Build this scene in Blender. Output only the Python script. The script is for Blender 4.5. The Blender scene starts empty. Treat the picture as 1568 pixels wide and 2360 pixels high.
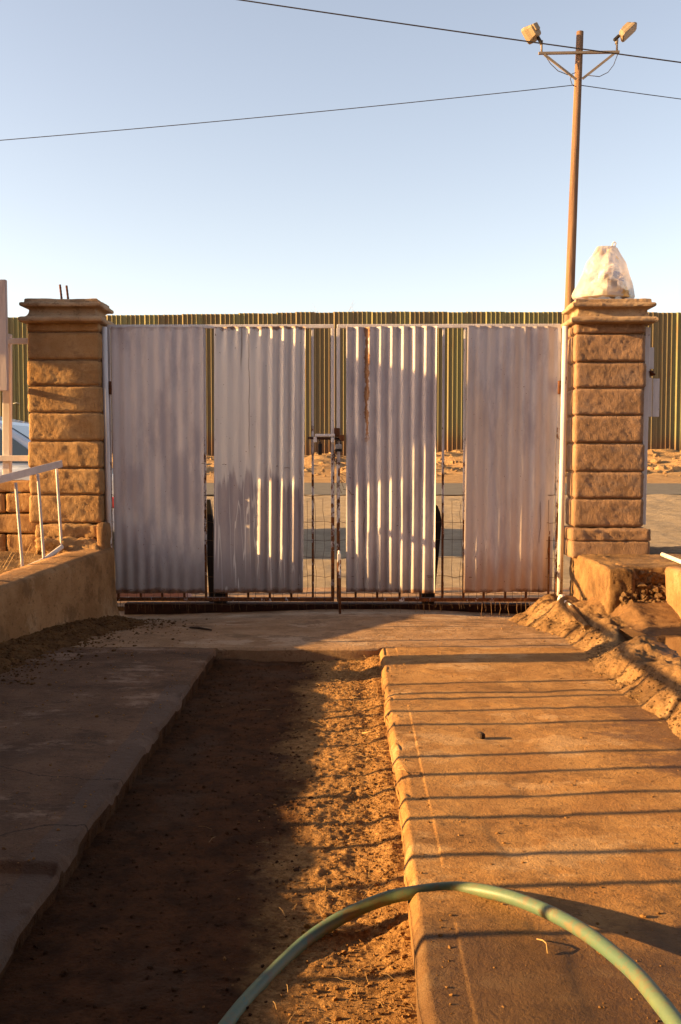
import bpy, math, random
import numpy as np
from mathutils import Vector, Matrix, Quaternion
random.seed(7); rng = np.random.default_rng(11)
S = bpy.context.scene
COL = S.collection
R = math.radians
PI = math.pi

# ------------------------------------------------------------------ camera, sky, sun, exposure
F = 2300.0; CU, CV = 784.0, 1179.5            # focal length and centre in the photograph's 1568 px frame
CAMH = 0.9
cam = bpy.data.cameras.new("camera"); camo = bpy.data.objects.new("camera", cam); COL.objects.link(camo)
cam.sensor_fit = 'HORIZONTAL'; cam.sensor_width = 36; cam.lens = 36 * F / 1568
cam.clip_start = 0.05; cam.clip_end = 3000
PITCH = -math.atan(124.5 / F); YAW = math.atan(34 / F)
camo.location = (0, 0, CAMH); camo.rotation_euler = (PI / 2 + PITCH, 0, YAW)
S.camera = camo
CR = Matrix.Rotation(YAW, 3, 'Z') @ Matrix.Rotation(PI / 2 + PITCH, 3, 'X')

SUN_EL = R(12.2); SUN_OFF = R(5.0)            # light travels to +x and a little to +y
w = bpy.data.worlds.new("World"); S.world = w; w.use_nodes = True
wn = w.node_tree; bg = wn.nodes['Background']; sky = wn.nodes.new('ShaderNodeTexSky')
sky.sky_type = 'NISHITA'; sky.sun_disc = False
sky.sun_elevation = SUN_EL; sky.sun_rotation = R(270) - SUN_OFF
sky.altitude = 1100; sky.air_density = 1.0; sky.dust_density = 2.2; sky.ozone_density = 1.0
hs = wn.nodes.new('ShaderNodeHueSaturation'); hs.inputs['Saturation'].default_value = .82
wb = wn.nodes.new('ShaderNodeMix'); wb.data_type = 'RGBA'; wb.blend_type = 'MULTIPLY'; wb.inputs[0].default_value = 1; wb.inputs[7].default_value = (1.15, .98, .885, 1)   # warm white balance
wn.links.new(sky.outputs[0], hs.inputs['Color']); wn.links.new(hs.outputs[0], wb.inputs[6]); wn.links.new(wb.outputs[2], bg.inputs[0]); bg.inputs[1].default_value = 0.088
sl = bpy.data.lights.new("sun", 'SUN'); sl.energy = 5.0; sl.angle = R(0.45); sl.color = (1.0, 0.62, 0.235)
so = bpy.data.objects.new("sun", sl); COL.objects.link(so)
SD = Vector((math.cos(SUN_EL) * math.cos(SUN_OFF), math.cos(SUN_EL) * math.sin(SUN_OFF), -math.sin(SUN_EL)))
so.rotation_euler = SD.to_track_quat('-Z', 'Y').to_euler(); so.location = (-30, -3, 8)
S.view_settings.view_transform = 'Standard'; S.view_settings.look = 'None'
S.view_settings.exposure = 1.95; S.view_settings.gamma = 1

# ------------------------------------------------------------------ helpers
def W(u, v, Y):
    """point of the plane y = Y seen at (u, v)"""
    d = CR @ Vector(((u - CU) / F, -(v - CV) / F, -1)); t = Y / d.y
    return Vector((d.x * t, Y, CAMH + d.z * t))
def G(u, v, z=0.0):
    d = CR @ Vector(((u - CU) / F, -(v - CV) / F, -1)); t = (z - CAMH) / d.z
    return Vector((d.x * t, d.y * t, z))

def _h(ix, iy, iz, seed):
    n = (ix * 374761393 + iy * 668265263 + iz * 2147483647 + seed * 1274126177) & 0x7fffffff
    n = ((n ^ (n >> 13)) * 1274126177) & 0x7fffffff
    return ((n ^ (n >> 16)) & 0xffff) / 32767.5 - 1.0
def vn(p, seed=0):
    p = np.asarray(p, float); i = np.floor(p).astype(np.int64); f = p - i; f = f * f * (3 - 2 * f); r = 0
    for a in (0, 1):
        for b in (0, 1):
            for c in (0, 1):
                wt = (f[..., 0] if a else 1 - f[..., 0]) * (f[..., 1] if b else 1 - f[..., 1]) * (f[..., 2] if c else 1 - f[..., 2])
                r = r + wt * _h(i[..., 0] + a, i[..., 1] + b, i[..., 2] + c, seed)
    return r
def fbm(p, octv=4, seed=0, gain=.5):
    p = np.asarray(p, float); r = 0; a = 1; n = 0
    for k in range(octv):
        r = r + a * vn(p * 2.03 ** k, seed + k * 17); n += a; a *= gain
    return r / n
def fb2(x, y, s, octv=4, seed=0, gain=.5):
    return fbm(np.stack([x * s, y * s, np.zeros_like(x)], -1), octv, seed, gain)
def sstep(a, b, x):
    t = np.clip((x - a) / (b - a), 0, 1); return t * t * (3 - 2 * t)

LOC = {}
class MB:
    def __init__(s): s.v = []; s.f = []; s.sm = []
    def add(s, vs, fs, smooth=False):
        o = len(s.v); s.v.extend([tuple(p) for p in vs]); s.f.extend([tuple(i + o for i in q) for q in fs]); s.sm.extend([smooth] * len(fs)); return s
    def box(s, c, d, rot=None, bev=0.0):
        hx, hy, hz = d[0] / 2, d[1] / 2, d[2] / 2; m = rot or Matrix.Identity(3); c = Vector(c)
        b = min(bev, hx * .9, hy * .9, hz * .9)
        if b <= 0:
            vs = [c + m @ Vector((x * hx, y * hy, z * hz)) for x in (-1, 1) for y in (-1, 1) for z in (-1, 1)]
            return s.add(vs, [(0, 1, 3, 2), (4, 6, 7, 5), (0, 4, 5, 1), (2, 3, 7, 6), (0, 2, 6, 4), (1, 5, 7, 3)])
        vs = []; ix = {}
        for x in (-1, 1):
            for y in (-1, 1):
                for z in (-1, 1):
                    for a in range(3):
                        q = [x * (hx - b), y * (hy - b), z * (hz - b)]; q[a] = (x, y, z)[a] * (hx, hy, hz)[a]
                        ix[(x, y, z, a)] = len(vs); vs.append(c + m @ Vector(q))
        fs = []
        for a in range(3):
            o1, o2 = [(1, 2), (2, 0), (0, 1)][a]
            for sg in (-1, 1):
                q = []
                for p1, p2 in ((-1, -1), (1, -1), (1, 1), (-1, 1)):
                    k = [0, 0, 0]; k[a] = sg; k[o1] = p1; k[o2] = p2; q.append(ix[(*k, a)])
                fs.append(q if sg > 0 else q[::-1])
        for a in range(3):
            o1, o2 = [(1, 2), (2, 0), (0, 1)][a]
            for p1 in (-1, 1):
                for p2 in (-1, 1):
                    k = [0, 0, 0]; k[o1] = p1; k[o2] = p2; k[a] = -1; k2 = list(k); k2[a] = 1
                    q = [ix[(*k, o1)], ix[(*k2, o1)], ix[(*k2, o2)], ix[(*k, o2)]]
                    fs.append(q if p1 * p2 < 0 else q[::-1])
        for x in (-1, 1):
            for y in (-1, 1):
                for z in (-1, 1):
                    q = [ix[(x, y, z, 0)], ix[(x, y, z, 1)], ix[(x, y, z, 2)]]; fs.append(q if x * y * z > 0 else q[::-1])
        return s.add(vs, fs)
    def bar(s, a, b, wx, wz, up=(0, 1, 0), bev=0.002):
        a = Vector(a); b = Vector(b); d = (b - a); L = d.length; z = d / L; u = Vector(up); x = u.cross(z)
        if x.length < 1e-4: x = Vector((1, 0, 0)).cross(z)
        x.normalize(); y = z.cross(x); m = Matrix((x, y, z)).transposed()
        return s.box((a + b) / 2, (wx, wz, L), m, bev)
    def tube(s, pts, r, n=8, cap=True):
        pts = [Vector(p) for p in pts]; N = len(pts); rs = r if hasattr(r, '__len__') else [r] * N
        vs = []; up = None
        for i, p in enumerate(pts):
            t = (pts[min(i + 1, N - 1)] - pts[max(i - 1, 0)]).normalized()
            if up is None: up = Vector((0, 0, 1)) if abs(t.z) < .9 else Vector((1, 0, 0))
            x = up.cross(t).normalized(); up = t.cross(x)
            for k in range(n):
                a = 2 * PI * k / n; vs.append(p + (x * math.cos(a) + up * math.sin(a)) * rs[i])
        fs = [(i * n + k, i * n + (k + 1) % n, (i + 1) * n + (k + 1) % n, (i + 1) * n + k) for i in range(N - 1) for k in range(n)]
        s.add(vs, fs, True)
        if cap:
            o = len(s.v) - len(vs); s.f.append(tuple(o + k for k in range(n))[::-1]); s.f.append(tuple(o + (N - 1) * n + k for k in range(n))); s.sm += [False, False]
        return s
    def prism(s, poly, a, b, axis=1):
        """polygon in the two other axes, extruded along axis from a to b"""
        n = len(poly); vs = []
        for h in (a, b):
            for p in poly:
                q = list(p); q.insert(axis, h); vs.append(q)
        ar = sum(poly[i][0] * poly[(i + 1) % n][1] - poly[(i + 1) % n][0] * poly[i][1] for i in range(n))
        fs = [tuple(range(n)), tuple(range(2 * n - 1, n - 1, -1))] + [(i, n + i, n + (i + 1) % n, (i + 1) % n) for i in range(n)]
        return s.add(vs, fs)
    def grid(s, P, smooth=True):
        """P: array (m, n, 3)"""
        m, n = P.shape[:2]; vs = P.reshape(-1, 3).tolist()
        fs = [(i * n + j, i * n + j + 1, (i + 1) * n + j + 1, (i + 1) * n + j) for i in range(m - 1) for j in range(n - 1)]
        return s.add(vs, fs, smooth)
    def build(s, name, mat, parent=None, origin=None, fix=True):
        o = Vector(origin) if origin is not None else (LOC[parent.name] if parent else Vector((0, 0, 0)))
        me = bpy.data.meshes.new(name); me.from_pydata([(p[0] - o.x, p[1] - o.y, p[2] - o.z) for p in s.v], [], s.f)
        me.polygons.foreach_set('use_smooth', s.sm); me.materials.append(mat)
        if fix:
            import bmesh
            bm = bmesh.new(); bm.from_mesh(me); bmesh.ops.recalc_face_normals(bm, faces=bm.faces); bm.to_mesh(me); bm.free()
        me.update()
        ob = bpy.data.objects.new(name, me); COL.objects.link(ob); LOC[ob.name] = o.copy()
        if parent:
            ob.parent = parent; ob.location = o - LOC[parent.name]
        else: ob.location = o
        return ob
def tag(o, label, cat, group=None):
    o['label'] = label; o['category'] = cat
    if group: o['group'] = group
    return o
def thing(name, loc, label, cat, group=None):
    o = bpy.data.objects.new(name, None); COL.objects.link(o); o.location = loc; LOC[o.name] = Vector(loc); o.empty_display_size = .1
    return tag(o, label, cat, group)
def struct(name, mb, m, kind='structure', fix=False):
    o = mb.build(name, m, fix=fix); o['kind'] = kind; return o
def rough_box(mb, c, d, n=(18, 6, 8), r=.02, amp=.004, fs=14, seed=0, lean=0):
    hx, hy, hz = [q / 2 for q in d]; c = np.array(c, float)
    for ax in range(3):
        o1, o2 = [(1, 2), (2, 0), (0, 1)][ax]
        for sg in (-1, 1):
            a = np.linspace(-1, 1, n[o1] + 1); b = np.linspace(-1, 1, n[o2] + 1); A, B = np.meshgrid(a, b, indexing='ij')
            P = np.zeros(A.shape + (3,)); P[..., ax] = sg; P[..., o1] = A; P[..., o2] = B
            H = np.array([hx, hy, hz]); q = P * H; inn = np.clip(q, -(H - r), H - r); dd = q - inn
            L = np.linalg.norm(dd, axis=-1, keepdims=True); q = inn + dd / np.maximum(L, 1e-9) * np.minimum(L, r)
            wv = q + c
            nz = fbm(wv * fs, 4, seed) * amp * 1.4 + fbm(wv * fs * 6, 2, seed + 5) * amp * .7
            nd = P * np.array([1, 1, 1]); nd = dd / np.maximum(L, 1e-9)
            q = q + nd * nz[..., None]
            mb.grid(q + c if sg > 0 else (q + c)[::-1], True)
    return mb
def weld(ob, d=1e-4):
    import bmesh
    bm = bmesh.new(); bm.from_mesh(ob.data); bmesh.ops.remove_doubles(bm, verts=bm.verts, dist=d); bmesh.ops.recalc_face_normals(bm, faces=bm.faces); bm.to_mesh(ob.data); bm.free(); return ob
def clump(mb, c, r, seed, flat=.7, sub=1):
    """one irregular lump"""
    t = (1 + 5 ** .5) / 2
    V = np.array([(-1, t, 0), (1, t, 0), (-1, -t, 0), (1, -t, 0), (0, -1, t), (0, 1, t), (0, -1, -t), (0, 1, -t), (t, 0, -1), (t, 0, 1), (-t, 0, -1), (-t, 0, 1)], float) / 1.9
    Fc = [(0, 11, 5), (0, 5, 1), (0, 1, 7), (0, 7, 10), (0, 10, 11), (1, 5, 9), (5, 11, 4), (11, 10, 2), (10, 7, 6), (7, 1, 8), (3, 9, 4), (3, 4, 2), (3, 2, 6), (3, 6, 8), (3, 8, 9), (4, 9, 5), (2, 4, 11), (6, 2, 10), (8, 6, 7), (9, 8, 1)]
    g = np.random.default_rng(seed); V = V * (1 + g.uniform(-.35, .35, (12, 1))) * np.array([1, g.uniform(.6, 1.1), flat * g.uniform(.7, 1.1)])
    a = g.uniform(0, 6.28); ca, sa = math.cos(a), math.sin(a); V = np.stack([V[:, 0] * ca - V[:, 1] * sa, V[:, 0] * sa + V[:, 1] * ca, V[:, 2]], -1)
    mb.add((V * r + np.array(c)).tolist(), Fc, False)

# ------------------------------------------------------------------ materials
class N:
    """small node-graph helper on one material"""
    def __init__(s, name):
        s.m = bpy.data.materials.new(name); s.m.use_nodes = True; s.t = s.m.node_tree; s.b = s.t.nodes['Principled BSDF']
        s.pos = s.t.nodes.new('ShaderNodeNewGeometry').outputs['Position']
    def new(s, k): return s.t.nodes.new(k)
    def put(s, sock, val):
        if hasattr(val, 'is_output') or hasattr(val, 'links'): s.t.links.new(val, sock)
        else: sock.default_value = val
    def math(s, op, a, b=0.0, c=None, clamp=False):
        n = s.new('ShaderNodeMath'); n.operation = op; n.use_clamp = clamp; s.put(n.inputs[0], a); s.put(n.inputs[1], b)
        if c is not None: s.put(n.inputs[2], c)
        return n.outputs[0]
    def vec(s, sc=(1, 1, 1), off=(0, 0, 0)):
        n = s.new('ShaderNodeMapping'); s.t.links.new(s.pos, n.inputs[0]); n.inputs['Scale'].default_value = sc; n.inputs['Location'].default_value = off; return n.outputs[0]
    def noise(s, scale, detail=5, rough=.6, vec=None, dist=0):
        n = s.new('ShaderNodeTexNoise'); s.t.links.new(vec or s.pos, n.inputs['Vector']); n.inputs['Scale'].default_value = scale; n.inputs['Detail'].default_value = detail; n.inputs['Roughness'].default_value = rough; n.inputs['Distortion'].default_value = dist; return n.outputs[0]
    def vor(s, scale, vec=None, feat='F1'):
        n = s.new('ShaderNodeTexVoronoi'); n.feature = feat; s.t.links.new(vec or s.pos, n.inputs['Vector']); n.inputs['Scale'].default_value = scale; return n.outputs['Distance']
    def rng(s, x, a, b, c=0.0, d=1.0, smooth=True):
        n = s.new('ShaderNodeMapRange'); n.interpolation_type = 'SMOOTHSTEP' if smooth else 'LINEAR'; s.put(n.inputs[0], x)
        for i, q in enumerate((a, b, c, d)): s.put(n.inputs[1 + i], q)
        return n.outputs[0]
    def mix(s, f, a, b, mode='MIX'):
        n = s.new('ShaderNodeMix'); n.data_type = 'RGBA'; n.blend_type = mode
        s.put(n.inputs[0], f)
        for sock, q in ((n.inputs[6], a), (n.inputs[7], b)): s.put(sock, (*q, 1) if isinstance(q, tuple) and len(q) == 3 else q)
        return n.outputs[2]
    def xyz(s):
        n = s.new('ShaderNodeSeparateXYZ'); s.t.links.new(s.pos, n.inputs[0]); return n.outputs
    def bump(s, h, st=.5, dist=.01, prev=None):
        n = s.new('ShaderNodeBump'); n.inputs['Strength'].default_value = st; n.inputs['Distance'].default_value = dist; s.t.links.new(h, n.inputs['Height'])
        if prev: s.t.links.new(prev, n.inputs['Normal'])
        return n.outputs[0]
    def out(s, col, rough=.9, normal=None, spec=.3, metal=0.0):
        s.put(s.b.inputs['Base Color'], (*col, 1) if isinstance(col, tuple) else col); s.put(s.b.inputs['Roughness'], rough)
        s.b.inputs['Specular IOR Level'].default_value = spec; s.b.inputs['Metallic'].default_value = metal
        if normal: s.t.links.new(normal, s.b.inputs['Normal'])
        return s.m

def simple(name, c1, c2, sc=8, rough=.9, bump=.4, bs=80, bd=.004, spec=.25, c3=None, s3=2, t3=(.5, .62), vec=None):
    n = N(name); v = n.vec(vec) if vec else None
    c = n.mix(n.rng(n.noise(sc, 6, .65, v), .35, .65), c1, c2)
    if c3: c = n.mix(n.rng(n.noise(s3, 5, .6, v), *t3), c, c3)
    nm = n.bump(n.noise(bs, 5, .7, v), bump, bd) if bump else None
    return n.out(c, rough, nm, spec)

def m_concrete(name, base, stain, pale, wet=True, crack=False):
    n = N(name); o = n.xyz()
    c = n.mix(n.rng(n.noise(5, 8, .7), .36, .64), base, stain)
    c = n.mix(n.math('MULTIPLY', n.rng(n.noise(2.1, 7, .72, n.vec((1, 1.6, 1), (3, 1, 0))), .53, .62), .8), c, pale)
    c = n.mix(n.math('MULTIPLY', n.rng(n.noise(3.1, 7, .7, n.vec((1, 1.5, 1), (11, 4, 0))), .555, .60), .55), c, tuple(q * .55 for q in stain))
    c = n.mix(n.math('MULTIPLY', n.rng(n.noise(38, 6, .78, n.vec((1, 1, 1), (2, 8, 0))), .56, .66), .75), c, tuple(q * .42 for q in stain))
    c = n.mix(n.math('MULTIPLY', n.rng(n.noise(170, 3, .7), .52, .72), .45), c, tuple(q * .5 for q in stain))
    c = n.mix(n.math('MULTIPLY', n.rng(n.noise(120, 3, .7, n.vec((1, 1, 1), (9, 4, 2))), .6, .75), .35), c, pale)
    ro = .88
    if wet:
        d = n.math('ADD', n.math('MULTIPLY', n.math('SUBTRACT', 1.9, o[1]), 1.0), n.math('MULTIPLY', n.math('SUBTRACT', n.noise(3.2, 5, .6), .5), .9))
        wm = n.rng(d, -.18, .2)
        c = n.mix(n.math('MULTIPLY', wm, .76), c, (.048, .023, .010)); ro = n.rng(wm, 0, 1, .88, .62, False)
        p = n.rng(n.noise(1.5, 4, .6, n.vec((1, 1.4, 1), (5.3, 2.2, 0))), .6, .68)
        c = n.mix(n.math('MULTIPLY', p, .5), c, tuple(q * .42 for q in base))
    if wet and not crack:
        dm = n.math('ADD', n.math('ADD', o[0], n.math('MULTIPLY', n.math('SUBTRACT', n.noise(2.6, 6, .68, n.vec((1, 1.6, 1), (2, 5, 0))), .5), 1.5)), n.math('MULTIPLY', n.math('ABSOLUTE', n.math('SUBTRACT', o[1], 3.0)), -.35))
        dk = n.rng(dm, .78, .92); c = n.mix(n.math('MULTIPLY', dk, .68), c, (.10, .045, .018)); ro = n.math('SUBTRACT', ro, n.math('MULTIPLY', dk, .22))
    if crack:
        bd_ = n.math('ADD', o[0], n.math('MULTIPLY', n.math('SUBTRACT', n.noise(5, 5, .65), .5), .05))
        bm_ = n.math('MULTIPLY', n.rng(bd_, -.745, -.735), n.math('SUBTRACT', 1.0, n.rng(n.math('ADD', o[1], n.math('MULTIPLY', n.noise(7, 4, .6), .2)), 3.98, 4.02)))
        c = n.mix(n.math('MULTIPLY', bm_, .7), c, (.105, .066, .046))
        jit = n.math('MULTIPLY', n.math('SUBTRACT', n.noise(9, 5, .7), .5), .09)
        d1 = n.math('ABSOLUTE', n.math('SUBTRACT', n.math('ADD', o[1], jit), n.rng(o[0], -1.02, -.74, 2.175, 2.40)))
        d2 = n.math('ABSOLUTE', n.math('SUBTRACT', n.math('ADD', o[1], jit), n.rng(o[0], -1.9, -.7, 3.35, 2.75)))
        ck = n.math('SUBTRACT', 1.0, n.rng(n.math('MINIMUM', d1, n.math('MULTIPLY', d2, 1.8)), .002, .006))
        c = n.mix(n.math('MULTIPLY', ck, .85), c, (.018, .010, .006))
    h = n.math('ADD', n.noise(170, 4, .75), n.math('MULTIPLY', n.noise(28, 7, .7), 2.4))
    return n.out(c, ro, n.bump(h, .8, .0055), .25)

def m_dirt(name, a, b, c3, sc=14, bd=.012):
    n = N(name)
    c = n.mix(n.rng(n.noise(sc, 8, .7), .36, .66), a, b)
    c = n.mix(n.math('MULTIPLY', n.rng(n.noise(3, 5, .65), .5, .66), .7), c, c3)
    c = n.mix(n.math('MULTIPLY', n.rng(n.noise(140, 3, .7), .5, .7), .5), c, tuple(q * .45 for q in a))
    h = n.math('ADD', n.noise(160, 4, .75), n.math('MULTIPLY', n.noise(48, 5, .7), 2.0))
    return n.out(c, .95, n.bump(h, .8, bd), .12)

MAT = {}
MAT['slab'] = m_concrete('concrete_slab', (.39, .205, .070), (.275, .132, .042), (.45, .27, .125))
MAT['slab_shaded'] = m_concrete('concrete_slab_shaded', (.165, .086, .044), (.098, .049, .024), (.29, .18, .115), True, True)  # left track's concrete, darkened in colour to deepen the shade it lies in
MAT['apron'] = m_concrete('concrete_apron', (.36, .215, .115), (.25, .138, .066), (.44, .30, .19), False)
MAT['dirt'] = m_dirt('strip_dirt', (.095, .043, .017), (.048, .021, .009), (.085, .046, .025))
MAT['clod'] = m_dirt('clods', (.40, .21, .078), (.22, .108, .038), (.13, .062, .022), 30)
MAT['mud'] = m_dirt('mud', (.19, .095, .035), (.10, .048, .017), (.07, .033, .013))
MAT['soil'] = m_dirt('soil', (.30, .18, .08), (.17, .09, .04), (.12, .065, .03))
MAT['street'] = m_dirt('street_gravel', (.48, .365, .245), (.38, .285, .185), (.33, .25, .17), 9, .05)
MAT['verge'] = m_dirt('verge_dirt', (.45, .28, .135), (.35, .205, .095), (.29, .17, .085), 5, .03)
MAT['asphalt'] = simple('asphalt', (.145, .125, .10), (.115, .10, .08), 6, .95, .3, 120, .004)
MAT['curb'] = m_concrete('lumpy_curb', (.265, .148, .060), (.13, .066, .025), (.32, .20, .095), False)
MAT['plaster'] = m_concrete('wall_plaster', (.34, .185, .082), (.235, .118, .046), (.37, .225, .115), False)
def m_block(name, a, b, c3):
    n = N(name)
    c = n.mix(n.rng(n.noise(7, 7, .7), .35, .65), a, b)
    c = n.mix(n.math('MULTIPLY', n.rng(n.noise(9, 4, .6, n.vec((1, 1, 1.6), (4, 2, 7))), .52, .68), .8), c, c3)
    c = n.mix(n.math('MULTIPLY', n.rng(n.noise(150, 3, .7), .52, .72), .4), c, tuple(q * .5 for q in b))
    h = n.math('ADD', n.noise(190, 4, .75), n.math('MULTIPLY', n.noise(62, 6, .72, n.vec((1, 1, .55))), 2.2))
    return n.out(c, .95, n.bump(h, .8, .007), .15)
MAT['block_l'] = m_block('slump_block_tan', (.42, .25, .115), (.33, .18, .075), (.26, .145, .07))
MAT['block_r'] = m_block('slump_block_brown', (.345, .205, .122), (.25, .145, .082), (.25, .165, .12))
MAT['cap'] = m_concrete('cast_cap', (.38, .25, .145), (.28, .17, .092), (.43, .31, .20), False)
MAT['mortar'] = simple('mortar', (.20, .115, .058), (.13, .072, .036), 20)
MAT['rubble'] = m_dirt('rubble', (.27, .16, .075), (.14, .075, .034), (.33, .22, .12), 26, .02)

def m_paint(name, rust=.3, lowrust=True, z0=.1, z1=.8):
    n = N(name); o = n.xyz(); v = n.vec((1, 1, .25))
    c = n.mix(n.rng(n.noise(14, 6, .65, v), .35, .65), (.66, .60, .58), (.55, .49, .47))
    rn = n.noise(26, 7, .75, n.vec((1, 1, .5)))
    th = n.rng(o[2], z0, z1, .50 - rust * .12, .62, False) if lowrust else .6
    rm = n.rng(n.math('SUBTRACT', rn, th), 0, .05)
    rc = n.mix(n.rng(n.noise(60, 4, .7), .35, .65), (.20, .068, .016), (.085, .03, .012))
    c = n.mix(rm, c, rc)
    return n.out(c, .7, n.bump(n.noise(90, 4, .7), .25, .003), .3)
MAT['bar'] = m_paint('white_bar_paint', 1.15, True, .1, 1.25)
MAT['postpaint'] = m_paint('white_post_paint', .3, True, -.1, .5)
MAT['white'] = simple('white_wood_paint', (.66, .60, .55), (.56, .50, .46), 10, .75, .3, 60, .003, vec=(1, 1, .3))
MAT['rust'] = simple('rust', (.15, .052, .018), (.07, .026, .012), 18, .9, .5, 90, .004)
MAT['darkrust'] = simple('dark_rust', (.060, .022, .012), (.028, .012, .008), 12, .85, .4, 70, .004)
MAT['black'] = simple('black_metal', (.014, .011, .010), (.022, .017, .014), 12, .7, .3, 70, .003)
MAT['steel'] = simple('grey_steel', (.30, .29, .29), (.19, .18, .18), 30, .5, .2, 90, .002, .5)
MAT['wire'] = simple('rusty_wire', (.16, .085, .04), (.09, .045, .022), 60, .85, 0)
MAT['pvc'] = simple('pvc', (.76, .70, .62), (.68, .60, .50), 12, .45, .1, 60, .002, .5)
MAT['straw'] = simple('straw', (.40, .25, .10), (.26, .15, .06), 60, .8, 0)
MAT['twig'] = simple('twig', (.06, .032, .018), (.035, .02, .012), 60, .9, .4, 120, .002)
MAT['rail'] = simple('rail_paint', (.60, .52, .50), (.50, .43, .41), 14, .65, .2, 60, .002)

def m_sheet(name, mode):
    n = N(name); o = n.xyz(); vs = n.vec((1, 1, .10)); vm = n.vec((1, 1, .35))
    thick = (.68, .63, .585); thin = (.53, .47, .455); dirt = (.27, .225, .20)
    c = n.mix(n.rng(n.noise(16, 6, .65, vs), .36, .64), thin, (.585, .52, .505))
    c = n.mix(n.math('MULTIPLY', n.rng(n.noise(6, 6, .65, vm), .44, .62), .8), c, (.39, .34, .355))
    c = n.mix(n.math('MULTIPLY', n.rng(n.noise(13, 5, .65, n.vec((1, 1, .2), (7, 3, 1))), .52, .64), .6), c, (.64, .56, .53))
    if mode == 'drip':
        zed = n.math('ADD', o[2], n.math('MULTIPLY', n.math('SUBTRACT', n.noise(22, 4, .6, n.vec((1, 1, .04))), .5), .55))
        k = n.rng(zed, .74, .80)
        c = n.mix(k, c, n.mix(n.rng(n.noise(10, 5, .6, vs), .35, .7), thick, (.56, .51, .49)))
        c = n.mix(n.math('MULTIPLY', n.math('SUBTRACT', 1.0, k), .65), c, (.29, .24, .25))
    if mode == 'tan':
        c = n.mix(n.math('MULTIPLY', n.rng(n.noise(11, 5, .6, vs), .42, .6), .5), c, (.60, .45, .34))
    # dirt splashed up from the ground
    dz = n.rng(n.math('ADD', o[2], n.math('MULTIPLY', n.noise(9, 5, .7, vm), .35)), .28, .62)
    c = n.mix(n.math('MULTIPLY', n.math('SUBTRACT', 1.0, dz), .75), c, dirt if mode != 'tan' else (.36, .225, .14))
    if mode == 'drip':
        lines = n.math('SUBTRACT', 1.0, n.rng(n.math('ABSOLUTE', n.math('SUBTRACT', n.noise(20, 2, .5, n.vec((1, 1, .05), (2, 0, 0)), .3), .5)), .008, .017))
        fade = n.rng(n.math('ADD', o[2], n.math('MULTIPLY', n.noise(18, 2, .5, n.vec((1, 1, .02))), .7)), .42, .62)
        c = n.mix(n.math('MULTIPLY', n.math('MULTIPLY', lines, fade), .9), c, (.68, .62, .58))
    rc = n.mix(n.rng(n.noise(70, 4, .7), .35, .65), (.20, .075, .02), (.09, .035, .014))
    # rust at the cut edges and a few specks
    top = n.rng(n.math('SUBTRACT', o[2], n.math('MULTIPLY', n.noise(24, 5, .7), .09)), 1.586, 1.606)
    bot = n.math('SUBTRACT', 1.0, n.rng(n.math('ADD', o[2], n.math('MULTIPLY', n.noise(24, 5, .7), .06)), .15, .175))
    e = n.math('MAXIMUM', top if mode == 'drip' else n.math('MULTIPLY', top, .35), bot)
    sp = n.rng(n.noise(90, 2, .5), .735, .75)
    c = n.mix(n.math('MAXIMUM', n.math('MULTIPLY', e, .85), sp), c, rc)
    if mode == 'streak':
        xx = n.math('ADD', n.math('SUBTRACT', o[0], .067), n.math('MULTIPLY', n.math('SUBTRACT', n.noise(7, 4, .6, n.vec((0, 0, 1))), .5), .035))
        wd = n.rng(n.noise(20, 4, .65, n.vec((.3, .3, 1))), .35, .65, .006, .022, False)
        st = n.math('SUBTRACT', 1.0, n.rng(n.math('DIVIDE', n.math('ABSOLUTE', xx), wd), .6, 1.2))
        st = n.math('MULTIPLY', st, n.rng(n.math('ADD', o[2], n.math('MULTIPLY', n.noise(30, 3, .6), .2)), 1.06, 1.16))
        c = n.mix(st, c, n.mix(n.rng(n.noise(40, 4, .7), .4, .6), (.22, .09, .03), (.30, .15, .07)))
    if mode == 'drip':
        for x0, zb, wdt in ((-.657, 1.36, .006), (-.615, .85, .0035)):
            xx = n.math('ADD', n.math('SUBTRACT', o[0], x0), n.math('MULTIPLY', n.math('SUBTRACT', n.noise(5, 3, .5, n.vec((0, 0, 1), (x0, 0, 0))), .5), .03))
            st = n.math('SUBTRACT', 1.0, n.rng(n.math('ABSOLUTE', xx), wdt * .5, wdt))
            st = n.math('MULTIPLY', st, n.rng(o[2], zb, zb + .15))
            c = n.mix(n.math('MULTIPLY', st, .7), c, (.22, .16, .13))
    h = n.math('ADD', n.noise(60, 5, .7, n.vec((1, 1, .3))), n.math('MULTIPLY', n.noise(9, 4, .6, vs), 2))
    return n.out(c, .62, n.bump(h, .22, .004), .3)
MAT['sheet_a'] = m_sheet('sheet_plain', 'plain'); MAT['sheet_b'] = m_sheet('sheet_drips', 'drip')
MAT['sheet_c'] = m_sheet('sheet_streak', 'streak'); MAT['sheet_d'] = m_sheet('sheet_tan', 'tan')

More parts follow.
